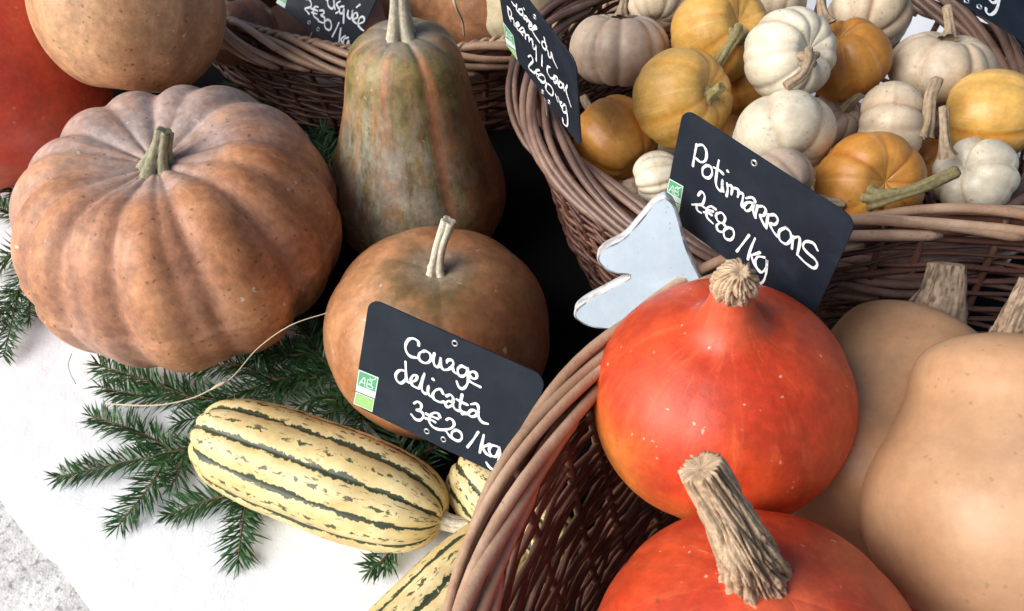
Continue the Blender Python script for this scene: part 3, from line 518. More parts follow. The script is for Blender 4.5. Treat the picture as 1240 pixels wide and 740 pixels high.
c = m.mix(m.mr(m.attr('groove'), .45, 1, 0, .8), c, (.47, .2, .1))
c = mottle(m, c, .3); c = specks(m, c, 80, .08, (.5, .42, .3), .6); c = specks(m, c, 130, .12, (.07, .05, .03), .5); m.color(c); m.bump(m.noise(70, 6, .7), .5, .0014)
rD, MD = stand('tall_squash', 'tall pear-shaped orange and green streaked squash standing upright beside the huge pumpkin', 'squash', at(508, 235, .082) * 1.0, (0, .0, 1), .0, .082)
rD.location = Vector((-.095, .648, 0))
body('skin', m.m, rD, [(0, .244), (.014, .250), (.032, .247), (.0475, .232), (.0555, .203), (.0630, .168), (.0755, .126), (.0880, .086), (.088, .05), (.07, .02), (.04, .004), (.015, .001), (0, .003)],
     None, gd=.03, crease=[(rad(a), d, .1) for a, d in ((-118, .5), (-62, 1), (-20, .7), (20, 1), (60, .6), (105, 1), (150, .6), (190, 1), (225, .7))], seed=21, lump=.014, nu=150, nv=110)
stem('stem', stem_pale if False else stem_mat('stem_weathered', (.3, .27, .19), (.5, .46, .36)), rD, [(0, 0, .240), (0, .002, .257), (.002, .006, .292), (.007, .004, .345)], [.0115, .0085, .0075, .0085], 4, .34, flare=.7, twist=.3)

# --- round squash behind the delicata sign
m = MT('skin_round_brown', .42, .45, coat=.12, coatr=.35)
base = m.mix(m.mr(m.noise(13, 4, .6), .35, .65), (.42, .17, .065), (.55, .27, .125))
c = m.mix(m.math('MULTIPLY', m.blob((.03, -.045, .13), .03, .085, 25, .03), .65), base, (.19, .065, .02))
c = m.mix(m.math('MULTIPLY', m.blob((-.01, -.02, .165), .025, .06, 45, .02), m.mr(m.noise(60, 4), .3, .6, .2, .75)), c, (.13, .10, .035))
c = m.mix(m.math('MULTIPLY', m.blob((0, 0, .17), .012, .04, 60, .012), .75), c, (.30, .25, .18))
c = m.mix(m.math('MULTIPLY', m.blob((-.06, -.08, .03), .02, .06, 25, .02), .7), c, (.58, .27, .09))
c = m.mix(m.mr(m.attr('groove'), .5, 1, 0, .35), c, (.42, .22, .12))
c = mottle(m, c, .25); c = specks(m, c, 60, .08, (.6, .5, .4), .6); c = specks(m, c, 110, .1, (.1, .06, .03), .6); m.color(c); m.bump(m.noise(80, 6, .7), .4, .0012)
rE, ME = stand('brown_squash', 'round brown-orange squash with a pale stem, half hidden by the Courge delicata sign', 'squash', deep(530, 402, .748), (.05, .06, 1), 0, .082)
body('skin', m.m, rE, oblate(.0995, .083, .13, .25, .1, .92), None, gd=.03, crease=[(rad(a), d, .16) for a, d in ((-125, .6), (-80, .9), (-35, .5), (0, 1), (40, .6), (80, 1), (120, .6), (165, 1), (205, .8))], seed=31, lump=.010, nu=140, nv=80)
stem('stem', stem_pale, rE, [(0, 0, .15), (.0, 0, .163), (.003, .003, .182), (.010, .006, .206)], [.0075, .0062, .006, .0066], 4, .36, flare=1.0, fl_pow=8, twist=.4)

# --- delicatas
def deli_mat(name, seed):
    m = MT(name, .42, .4, coat=.1)
    sx = m.sep(m.uv); U, Vv = sx[0], sx[1]
    base = m.mix(m.mr(m.noise(18, 4, .6), .35, .7), (.74, .56, .24), (.82, .70, .37))
    base = m.mix(m.mr(m.noise(14, 4, .7), .48, .68, 0, .6), base, (.66, .36, .12))
    w1 = m.math('MULTIPLY', m.math('SUBTRACT', m.noise(1, 4, .75, m.map(m.uv, scale=(14, 34, 1), loc=(seed, 0, 0))), .5), .38)
    ph = m.math('ADD', m.math('MULTIPLY', U, 10.0), w1)
    f = m.math('ABSOLUTE', m.math('SUBTRACT', m.math('FRACT', ph), .5))
    wd = m.mr(m.noise(1, 2, .5, m.map(m.uv, scale=(8, 9, 1), loc=(0, seed, 0))), .3, .7, .04, .14)
    f1 = m.math('LESS_THAN', f, wd)
    f1b = m.mr(m.math('SUBTRACT', f, wd), -.008, .012, 1, 0)
    brk = m.mr(m.noise(1, 3, .6, m.map(m.uv, scale=(30, 45, 1), loc=(seed, 3, 0))), .27, .33)
    c = m.mix(m.math('MULTIPLY', f1b, brk), base, (.045, .062, .03))
    g2 = m.math('ABSOLUTE', m.math('SUBTRACT', m.math('FRACT', m.math('ADD', ph, .5)), .5))
    f2 = m.math('MULTIPLY', m.mr(g2, .05, .075, 1, 0), m.mr(m.noise(1, 3, .6, m.map(m.uv, scale=(40, 26, 1), loc=(seed, 5, 0))), .5, .56))
    c = m.mix(f2, c, (.09, .10, .04))
    d = m.noise(1, 2, .5, m.map(m.uv, scale=(90, 22, 1), loc=(seed, 7, 0)))
    fd = m.math('MULTIPLY', m.mr(d, .62, .66, 0, .85), m.mr(m.noise(1, 2, v=m.map(m.uv, scale=(12, 5, 1))), .35, .55))
    c = m.mix(fd, c, (.11, .10, .045))
    c = m.mix(m.mr(m.math('ABSOLUTE', m.math('SUBTRACT', Vv, .5)), .44, .5, 0, .7), c, (.5, .34, .14))
    c = mottle(m, c, .14); c = specks(m, c, 90, .1, (.3, .17, .06), .6); m.color(c); m.bump(m.noise(100, 6, .7), .4, .001); return m.m
def delicata(label, p0, p1, R, seed, spin):
    p0, p1 = Vector(p0), Vector(p1); ax = (p1 - p0); L = ax.length
    r, M = stand('delicata_squash', label, 'squash', p0, ax, spin, 0, 'striped delicata squashes')
    prof = [(0, L - .006), (R * .22, L), (R * .58, L * .965), (R * .86, L * .86), (R, L * .66), (R * 1.0, L * .45), (R * .97, L * .28), (R * .84, L * .11), (R * .55, L * .025), (R * .2, 0), (0, .002)]
    g = [(i + .5) * 2 * math.pi / 10 for i in range(10)]
    body('skin', deli_mat('skin_delicata_%d' % seed, seed), r, prof, [a + math.pi / 10 * 0 for a in g], gd=.07, gp=2.0, seed=seed, lump=.014, nu=200, nv=120)
    stem('stem', stem_pale, r, [(0, 0, L - .012), (0, 0, L + .008), (.002, .001, L + .022)], [.009, .0072, .0068], 5, .25, flare=.5)
    return r
delicata('whole cream delicata squash with dark green stripes lying in front on the fir sprigs', at(242, 522, .043), at(536, 630, .041), .0440, 3, .3)
delicata('striped delicata squash cut off by the bottom edge, against the rim of the front basket', at(395, 885, .040), at(640, 640, .036), .040, 5, 1.2)
delicata('striped squash showing only its tip beneath the Courge delicata sign', at(560, 560, .038), at(690, 700, .036), .034, 7, .5)

# --- front basket: potimarrons and butternuts
def potim_mat(name, seed, orange, tip):
    m = MT(name, .44, .4, coat=.12, coatr=.35)
    c = m.mix(m.mr(m.noise(10, 4, .6), .35, .65), (.54, .043, .012), (.66, .085, .020))
    for (p, r0, r1, a) in orange: c = m.mix(m.math('MULTIPLY', m.blob(p, r0, r1, 26, .02), a), c, (.85, .27, .045))
    c = m.mix(m.math('MULTIPLY', m.blob(tip, .008, .03, 60, .006), .35), c, (.75, .2, .09))
    st = m.noise(1, 4, .7, m.map(m.uv, scale=(50, 6, 1), loc=(seed, 0, 0)), dist=.4)
    c = m.mix(m.mr(st, .5, .75, 0, .4), c, (.78, .17, .05))
    vein = m.math('MULTIPLY', m.mr(m.noise(1, 2, .5, m.map(m.uv, scale=(40, 7, 1), loc=(seed, 2, 0)), dist=.6), .68, .73, 0, .45), m.mr(m.noise(34, 2), .5, .62))
    c = m.mix(vein, c, (.85, .4, .16))
    c = mottle(m, c, .2)
    c = specks(m, c, 75, .05, (.85, .50, .30), .8); c = specks(m, c, 130, .08, (.9, .6, .42), .5); c = specks(m, c, 48, .05, (.18, .06, .02), .8)
    m.color(c); m.rough(m.mr(m.noise(26, 5), .3, .7, .38, .58)); m.bump(m.noise(60, 6, .7), .4, .0013); return m.m
cP = deep(873, 478, .492)
rP, MP = stand('potimarron', 'red-orange onion-shaped potimarron with a knobbly round stem, just below the Potimarrons sign', 'squash', cP, (-.10, .10, 1), 0, .060, 'red potimarrons in the front basket')
R = .0745
body('skin', potim_mat('skin_potimarron_a', 1, [((-.065, -.03, .045), .01, .05, .8), ((-.03, -.06, .03), .0, .04, .5)], (0, 0, .132)), rP,
     [(0, .144), (.009, .144), (.0118, .136), (.0150, .127), (.0225, .1185), (.038, .1120), (.056, .100), (.069, .081), (R, .058), (.070, .032), (.054, .013), (.03, .003), (.01, .0), (0, .001)], [rad(a) for a in (-120, -60, 0, 60, 120, 180)], gd=.012, gp=3, seed=41, lump=.010, nu=160, nv=100)
stem('stem', stem_cork, rP, [(0, 0, .137), (0, -.001, .144), (0, -.003, .151), (.0, -.006, .159), (0, -.009, .164)], [.0095, .0118, .0128, .0108, .0055], 9, .10, nu=110, nv=60, wr=.26, wrf=(3.2, 4.5), seed=3, cap_in=.9)
cQ = deep(917, 812, .405)
rQ, MQ = stand('potimarron', 'red potimarron with a long wrinkled corky stem, cut off by the bottom edge', 'squash', cQ, (-.0, .14, 1), .5, .066, 'red potimarrons in the front basket')
body('skin', potim_mat('skin_potimarron_b', 6, [], (0, 0, .14)), rQ,
     [(0, .134), (.012, .1345), (.026, .131), (.045, .121), (.066, .103), (.079, .074), (.076, .042), (.058, .016), (.034, .003), (.01, .0), (0, .001)], [rad(a) for a in (-100, -50, 0, 50, 110, 180)], gd=.015, gp=3, seed=43, lump=.010, nu=160, nv=100)
sp = loc_pts(rQ, MQ, [deep(916, 706, .378), deep(906, 674, .356), deep(884, 628, .342), deep(862, 590, .334), deep(848, 566, .330)])
stem('stem', stem_cork, rQ, sp, [.0165, .0145, .0122, .0105, .0098], 7, .12, nu=170, nv=170, wr=.24, wrf=(4.6, 8.5), seed=9, flare=.12, fl_pow=3)
tanm = skin_simple('skin_butternut', (.53, .295, .155), (.61, .37, .215), None, .38, .2, mot=.10, scar=(.45, .3, .18), seed=9, dark=.85, scale=9, spk=.4)
tan2 = skin_simple('skin_butternut_far', (.42, .225, .11), (.50, .29, .155), None, .45, .1, scar=(.4, .25, .15), seed=19, dark=.8, scale=11, spk=.5, mot=.12)
# pale one on the right
def along(name, label, cat, p_top, p_bot, prof01, mat, spin, group, seed, stemspec, bend=None, grooves=None, gd=.02, sm=None):
    p_top, p_bot = Vector(p_top), Vector(p_bot); ax = p_top - p_bot; L = ax.length
    r, M = stand(name, label, cat, p_bot, ax, spin, 0, group)
    body('skin', mat, r, [(a, b * L) for a, b in prof01], grooves, gd=gd, gp=3, seed=seed, lump=.010, nu=150, nv=100, bend=bend)
    return r, M, L
rG, MG, LG = along('butternut_squash', 'pale tan butternut nearest the right edge, its wide bulb towards the camera', 'squash', deep(1230, 404, .470), deep(1206, 775, .445),
    [(0, .985), (.019, .98), (.037, .945), (.0475, .885), (.0515, .81), (.0535, .73), (.0595, .63), (.0685, .52), (.0725, .41), (.069, .27), (.054, .11), (.03, .02), (.01, .0), (0, .003)], tanm, 0, 'butternut squashes in the front basket', 51, None)
sp = [(0, 0, .955 * LG)] + loc_pts(rG, MG, [deep(1238, 384, .452), deep(1247, 366, .448), deep(1258, 344, .445)])
stem('stem', stem_fuzz, rG, sp, [.017, .0125, .0098, .010], 5, .2, flare=.1, nu=60, wr=.05, wrf=(5, 9))
rH, MH, LH = along('butternut_squash', 'tan butternut lying behind the potimarrons with a square fuzzy stem', 'squash', deep(1126, 400, .565), deep(1000, 645, .515),
    [(0, .97), (.025, .98), (.047, .92), (.054, .80), (.054, .62), (.058, .45), (.066, .3), (.066, .2), (.055, .08), (.03, .01), (.01, .0), (0, .004)], tan2, 1, 'butternut squashes in the front basket', 55, None)
sp = [(0, 0, .955 * LH)] + loc_pts(rH, MH, [deep(1139, 366, .548), deep(1144, 342, .545), deep(1147, 320, .543)])
stem('stem', stem_fuzz, rH, sp, [.027, .021, .0142, .0118], 5, .15, flare=.0, twist=.2, nu=60, wr=.05, wrf=(5, 9))
# squashes the visible ones rest on
for (x, y, z, Rr, wh) in ((.20, .20, .085, .075, 'under the potimarron with the knobbly stem'), (.32, .26, .085, .08, 'under the far butternut'), (.36, .10, .09, .08, 'under the pale butternut nearest the right edge'), (.19, .04, .085, .075, 'under the potimarron with the long stem')):
    r_, M_ = stand('potimarron', 'potimarron hidden low in the front basket ' + wh, 'squash', (x, y, z), (0, .1, 1), x * 9, .06, 'red potimarrons in the front basket')
    body('skin', bpy.data.materials['skin_potimarron_b'], r_, oblate(Rr, .06), None, seed=int(x * 99), nu=60, nv=36)
    stem('stem', stem_cork, r_, [(0, 0, .108), (0, 0, .12), (.004, 0, .132)], [.012, .01, .009], 6, .2, nu=24, nv=14)

# --- mini pumpkins
cream = skin_simple('skin_mini_cream', (.58, .45, .31), (.66, .54, .39), None, .38, .2, groovec=(.55, .38, .24), scar=(.45, .33, .22), seed=1, dark=.75)
white = skin_simple('skin_mini_white', (.68, .60, .45), (.76, .69, .54), None, .36, .25, groovec=(.62, .5, .34), scar=(.5, .38, .25), seed=2, dark=.8)
pink = skin_simple('skin_mini_buff', (.48, .35, .26), (.58, .45, .34), None, .4, .15, groovec=(.4, .27, .2), scar=(.4, .3, .22), seed=3, dark=.75)
yell = skin_simple('skin_mini_yellow', (.70, .37, .075), (.78, .48, .14), (.82, .55, .2), .36, .25, groovec=(.66, .27, .03), scar=(.5, .3, .1), seed=4)
orng = skin_simple('skin_mini_orange', (.56, .235, .04), (.64, .31, .07), (.70, .38, .11), .38, .2, groovec=(.5, .16, .02), scar=(.45, .25, .08), seed=5)
GRP = 'mini pumpkins heaped in the back basket'
def mini(px, py, z, rpx, axis, mat, label, squash=.72, ng=9, gd=.09, seed=0, stempts=None, spin=0, smat=None, dt=.3, flip=False, srad=.0042):
    c = at(px, py, z); R = rpx * cdepth(c) / FPX; H = R * squash; rs = random.Random(seed)
    r, M = stand('mini_pumpkin', label, 'pumpkin', c, axis, spin, H, GRP)
    g = [2 * math.pi * (i + rs.uniform(-.22, .22)) / ng for i in range(ng)]
    ms = 2 * math.pi / ng
    cz = [(a, rs.uniform(.45, 1.15), ms * rs.uniform(.13, .22)) for a in g]
    body('skin', mat, r, oblate(R, H, dt, .34, .2, .8), None, gd=gd * 1.5, crease=cz, seed=seed + 60, lump=.028, nu=120, nv=60, gexp=.35)
    if stempts:
        P = loc_pts(r, M, [CAM + ray(a, b) * (cdepth(c) - dd) for a, b, dd in stempts])
        P = [tuple(Vector(P[0]) * .0 + Vector((0, 0, 2 * H - dt * H - .004)))] + P if flip else P
        n_ = len(P); stem('stem', smat or stem_mini, r, P, [srad * 1.25, srad * .95] + [srad] * max(1, n_ - 2), 5, .22, nu=30, nv=24, flare=.7, fl_pow=7)
    else:
        stem('stem', smat or stem_mini, r, [(0, 0, 2 * H - dt * H - .003), (0, 0, 2 * H + .004), (.003, .002, 2 * H + .016)], [srad * 1.2, srad, srad], 5, .22, nu=26, nv=18, flare=.7)
    return r
mini(750, 60, .215, 62, cv(.0, .86, .38), pink, 'dusty pinkish-beige mini pumpkin at the left of the heap, beside the dark sign', .72, 12, .08, 1, [(752, 22, .01), (755, 6, .01), (760, -14, .008)])
mini(826, 119, .238, 62, cv(.62, .05, .75), yell, 'bright yellow mini pumpkin in front, its short cut stem pointing right', .86, 10, .03, 2, [(860, 116, .026), (864, 112, .034), (874, 105, .042)], smat=stem_minig)
mini(745, 168, .19, 52, cv(-.5, .7, -.3), orng, 'dark orange mini pumpkin low in the heap, at the left rim', .95, 9, .04, 3)
mini(873, 42, .238, 60, cv(.35, .1, .9), yell, 'yellow mini pumpkin at the top, with a grey-green stem pointing down left', .85, 10, .03, 4, [(893, 42, .036), (888, 50, .046), (862, 89, .055)], smat=stem_minig, srad=.0048)
mini(956, 67, .268, 57, cv(.38, -.08, .9), white, 'bright white mini pumpkin on top, its curled stem facing the viewer', .85, 11, .07, 5, [(979, 70, .034), (980, 76, .045), (970, 92, .047), (951, 105, .045)], srad=.0042)
mini(1024, 72, .236, 53, cv(-.45, .62, .55), orng, 'orange mini pumpkin right of the bright white one, its stem passing the top edge', .85, 7, .07, 6, [(1002, 30, .02), (996, 14, .02), (993, -10, .012)])
mini(1052, 18, .212, 50, cv(.3, .8, -.3), cream, 'cream mini pumpkin behind the orange one, near the top edge', .75, 8, .09, 7)
mini(1140, 82, .225, 62, cv(.06, .80, .45), cream, 'cream ribbed mini pumpkin at the back right, its thin stem standing upright', .68, 8, .10, 8, [(1148, 48, .014), (1150, 34, .012), (1147, 8, .008)])
mini(1198, 141, .228, 56, cv(.75, -.15, .45), yell, 'yellow mini pumpkin at the right rim, without a visible stem', .95, 9, .035, 9)
mini(1078, 152, .228, 56, cv(.9, -.1, .35), cream, 'cream mini pumpkin with deep lobes and a pale curved stem at its right', .72, 7, .12, 10, [(1116, 160, .02), (1123, 146, .025), (1127, 118, .025), (1135, 97, .022)], srad=.005)
mini(949, 164, .24, 62, cv(-.05, .8, -.4), white, 'large off-white mini pumpkin with faint ribs, below the bright white one', .72, 6, .05, 11)
mini(946, 216, .246, 39, cv(.5, -.6, .4), pink, 'pinkish cream mini pumpkin peeping over the top edge of the Potimarrons sign', .9, 7, .06, 12, [(975, 240, .0), (996, 243, .0), (1022, 247, .0)])
mini(1054, 222, .232, 64, cv(.04, -.1, .98), orng, 'orange mini pumpkin in the front with a long olive stem pointing right', .85, 8, .05, 13, [(1058, 240, .042), (1068, 240, .05), (1110, 229, .052), (1158, 208, .047)], smat=stem_minig, srad=.0046)
mini(1180, 214, .222, 51, cv(-.62, .2, .45), white, 'small white mini pumpkin at the right front rim, with a thin upright stem', .75, 7, .11, 14, [(1147, 190, .018), (1144, 172, .02), (1143, 130, .016)], srad=.0038)
mini(797, 217, .212, 34, cv(.9, .2, .2), white, 'little white ribbed mini pumpkin half behind the left edge of the Potimarrons sign', .9, 10, .09, 15)
mini(797, 4, .212, 38, cv(.1, .9, -.2), cream, 'cream mini pumpkin cut by the top edge, between the dusty and the yellow one', .75, 9, .08, 16)
mini(943, 2, .225, 34, cv(.1, .8, .2), cream, 'cream mini pumpkin cut by the top edge above the bright white one', .8, 9, .08, 17)
mini(905, 98, .195, 46, cv(-.2, .4, .2), orng, 'dark orange mini pumpkin deep in the heap left of the bright white one', .85, 9, .06, 18)
mini(1008, 146, .19, 34, cv(.2, .3, .6), pink, 'small dusty mini pumpkin deep in the gap between the cream ones', .85, 9, .06, 19)
mini(770, 238, .182, 24, cv(.2, .5, .6), pink, 'tiny dusty mini pumpkin low at the front left rim', .85, 9, .06, 20)
mini(1120, 128, .185, 36, cv(.3, .5, .4), pink, 'dusty mini pumpkin deep in shade under the upright-stemmed cream one', .85, 8, .07, 21)
mini(1130, 200, .185, 34, cv(.3, .5, .4), orng, 'orange mini pumpkin deep in shade below the lobed cream one', .85, 8, .05, 22)
for i, (x, y, z, wh) in enumerate(((.17, .56, .11, 'behind the Potimarrons sign'), (.28, .56, .11, 'under the long-stemmed orange one'), (.33, .66, .11, 'under the lobed cream one'), (.24, .68, .12, 'under the bright white one'), (.14, .66, .11, 'under the bright yellow one'), (.24, .76, .12, 'at the back wall'))):
    o_, M_ = stand('mini_pumpkin', ('orange', 'cream', 'yellow')[i % 3] + ' mini pumpkin buried at the bottom of the heap, ' + wh, 'pumpkin', (x, y, z), (random.Random(i).uniform(-.4, .4), .2, 1), i, .036, GRP)
    body('skin', (orng, cream, yell)[i % 3], o_, oblate(.048, .036), [k * .7 for k in range(9)], gd=.07, seed=i + 90, nu=54, nv=30)
    stem('stem', stem_mini, o_, [(0, 0, .058), (0, 0, .07), (.003, 0, .084)], [.005, .004, .004], 5, .2, nu=16, nv=10)

# --- in the back left basket
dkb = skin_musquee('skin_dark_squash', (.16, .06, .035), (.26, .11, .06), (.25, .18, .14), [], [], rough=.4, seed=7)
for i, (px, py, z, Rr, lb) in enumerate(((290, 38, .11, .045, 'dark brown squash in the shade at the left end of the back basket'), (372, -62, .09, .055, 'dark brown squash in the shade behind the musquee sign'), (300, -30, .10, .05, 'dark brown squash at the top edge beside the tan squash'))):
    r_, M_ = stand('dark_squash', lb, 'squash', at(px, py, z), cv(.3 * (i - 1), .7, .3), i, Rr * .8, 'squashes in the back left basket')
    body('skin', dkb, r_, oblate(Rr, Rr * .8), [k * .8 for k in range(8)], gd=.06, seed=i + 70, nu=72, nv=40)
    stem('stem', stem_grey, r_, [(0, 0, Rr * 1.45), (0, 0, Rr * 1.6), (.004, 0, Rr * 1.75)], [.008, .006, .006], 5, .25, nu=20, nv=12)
brn = skin_musquee('skin_long_brown', (.27, .11, .05), (.40, .19, .09), (.36, .24, .17), [], [], rough=.35, seed=11)
r_, M_, L_ = along('long_squash', 'long glossy brown squash lying in the back basket behind the tall one', 'squash', deep(478, -8, 1.06), deep(650, -2, .98),
    [(0, .98), (.02, .985), (.05, .93), (.062, .8), (.066, .6), (.072, .4), (.074, .25), (.06, .09), (.03, .01), (0, .0)], brn, 0, 'squashes in the back left basket', 77, None)
stem('stem', stem_pale, r_, [(0, 0, L_ * .97), (0, 0, L_ * .97 + .02), (.006, .0, L_ * .97 + .05)], [.010, .008, .008], 5, .25, nu=24, nv=14)
crm = skin_simple('skin_cream_squash', (.62, .50, .30), (.70, .60, .40), (.6, .42, .22), .45, .1, scar=(.4, .28, .16), seed=14)
r_, M_, L_ = along('cream_squash', 'cream-yellow squash lying at the top edge behind the dark slanted sign', 'squash', at(800, -45, .07), at(588, 10, .15),
    [(0, .98), (.02, .985), (.045, .93), (.052, .8), (.052, .6), (.055, .4), (.06, .25), (.05, .09), (.026, .01), (0, .0)], crm, 0, 'squashes in the back left basket', 78, None)
stem('stem', stem_pale, r_, [(0, 0, L_ * .97), (0, 0, L_ * .97 + .02), (.006, .0, L_ * .97 + .04)], [.010, .008, .008], 5, .25, nu=24, nv=14)

# ================================================================== WOODEN TREE DECORATION
wp = MT('white_painted_wood', .6, .3)
c = wp.mix(wp.mr(wp.noise(25, 4, .7), .35, .65), (.46, .59, .69), (.54, .67, .76))
c = wp.mix(wp.mr(wp.noise(60, 4, .75), .66, .76, 0, .35), c, (.5, .56, .6))
c = specks(wp, c, 260, .10, (.22, .24, .26), .6); wp.color(c); wp.bump(wp.noise(150, 4), .3, .0008)
sidem = MT('worn_edge_wood', .7, .3); sidem.color(sidem.mix(sidem.mr(sidem.noise(45, 4, .7), .45, .6), (.70, .72, .73), (.42, .38, .35)))
TP = Vector(deep(780, 320, .538)); TN = cv(-.12, -.42, .9)
def onplane(px, py):
    r = Vector(ray(px, py)); t = (TP - Vector(CAM)).dot(TN) / r.dot(TN); return np.array(Vector(CAM) + r * t)
outl = [(806, 238), (816, 246), (823, 265), (832, 298), (846, 330), (862, 358), (880, 392), (872, 408), (850, 402), (828, 402), (820, 420), (800, 424), (790, 404), (760, 400), (735, 400), (712, 396), (697, 387), (696, 377), (708, 366), (732, 353), (762, 336), (748, 333), (733, 327), (724, 318), (724, 309), (735, 299), (755, 288), (775, 266), (792, 246)]
OP = np.array([onplane(*p) for p in outl]); OP = catmull(np.vstack([OP, OP[:1]]), 5)[:-1]
cen = OP.mean(0); thick = .0135; nrm = np.array(TN); no = len(OP)
def ringo(inset, dz):
    T = np.roll(OP, -1, 0) - np.roll(OP, 1, 0); N_ = np.cross(T, nrm); N_ /= np.linalg.norm(N_, axis=1)[:, None]
    s = 1 if ((OP + N_ * .001 - cen) ** 2).sum() > ((OP - cen) ** 2).sum() else -1
    return OP - N_ * s * inset + nrm * dz
rings = [ringo(.0016, 0), ringo(.0005, -.0005), ringo(0, -.0018), ringo(0, -thick + .0015), ringo(.0015, -thick)]
base_pt = OP[np.argmin(OP[:, 2])].copy()
troot = empty('tree_decoration', base_pt); tag(troot, 'flat fir-tree shaped wooden ornament painted pale blue-white, standing between the two baskets', 'ornament')
V = np.vstack(rings) - base_pt
bl_ = MT('worn_bevel', .7, .3); bl_.color(bl_.mix(bl_.mr(bl_.noise(80, 3), .4, .6), (.10, .10, .10), (.4, .46, .5)))
side = [(i * no + j, i * no + (j + 1) % no, (i + 1) * no + (j + 1) % no, (i + 1) * no + j) for i in range(1, 4) for j in range(no)]
mk('edge', V, side + [tuple(4 * no + j for j in range(no))], sidem.m, troot)
fV = np.vstack(rings[:2]) - base_pt
mk('bevel', fV, [(j, (j + 1) % no, no + (j + 1) % no, no + j) for j in range(no)], bl_.m, troot)
o = mk('face', fV[:no], [tuple(range(no))], wp.m, troot, False)
hm = MT('dark_metal', .5, .5); hm.color((.02, .02, .022))
hp = onplane(808, 357) + nrm * .002
V, Fc = tube_data([hp - base_pt, hp - base_pt - nrm * .004 + np.array([0, 0, .0]), hp - base_pt - nrm * .008], .0034, 12); mk('hook_hole', V, Fc, hm.m, troot)

# ================================================================== SIGNS
slate = MT('slate_plastic', .5, .2); slate.color(slate.mix(slate.mr(slate.noise(30, 4, .7), .4, .7), (.011, .016, .026), (.017, .024, .036))); slate.rough(slate.mr(slate.noise(60, 4), .3, .7, .45, .65)); slate.m.name = 'slate'
chalk = MT('white_chalk_ink', .6, .3); chalk.color(chalk.mix(chalk.mr(chalk.noise(240, 4, .7), .52, .72, 0, .6), (.84, .86, .87), (.35, .38, .42)))
eyem = MT('eyelet_metal', .35, .5); eyem.b.inputs['Metallic'].default_value = .6; eyem.color((.5, .5, .5))
holem = MT('hole_black', .9, .1); holem.color((.004, .004, .004))
agreen = MT('label_green', .55, .3); agreen.color((.10, .36, .17))
lgreen = MT('label_light_green', .55, .3); lgreen.color((.30, .52, .17))
paper = MT('label_paper', .6, .3); paper.color((.62, .76, .70))
def ribbon(bag, pts, w, z):
    P = catmull(pts, 5) if len(pts) > 2 else catmull([pts[0], ((pts[0][0] + pts[1][0]) / 2, (pts[0][1] + pts[1][1]) / 2), pts[1]], 4)
    T = np.gradient(P, axis=0); T /= np.linalg.norm(T, axis=1)[:, None] + 1e-9; N = np.stack([-T[:, 1], T[:, 0]], 1); n = len(P)
    ww = w * (.82 + .17 * np.sin(np.arange(n) * .45 + P[0, 0] * 500) + .05 * np.sin(np.arange(n) * 1.3 + P[0, 1] * 900))[:, None]
    L_, R_ = P + N * ww, P - N * ww
    V = np.vstack([np.c_[L_, np.full(n, z)], np.c_[R_, np.full(n, z)]]); bag.add(V, [(i, n + i, n + i + 1, i + 1) for i in range(n - 1)])
    for e, s in ((0, -1), (-1, 1)):
        a0 = math.atan2(N[e][1], N[e][0]); k = 9; a = a0 + (-s) * np.linspace(0, math.pi, k)
        r = float(ww[e, 0]); V = np.c_[P[e][0] + r * np.cos(a), P[e][1] + r * np.sin(a), np.full(k, z)]
        if e == 0: V = V[:]; bag.add(V, [tuple(range(k))])
        else: bag.add(V, [tuple(range(k))])
def flatpoly(name, pts, z, mat, parent): return mk(name, [(x, y, z) for x, y in pts], [tuple(range(len(pts)))], mat, parent, False)
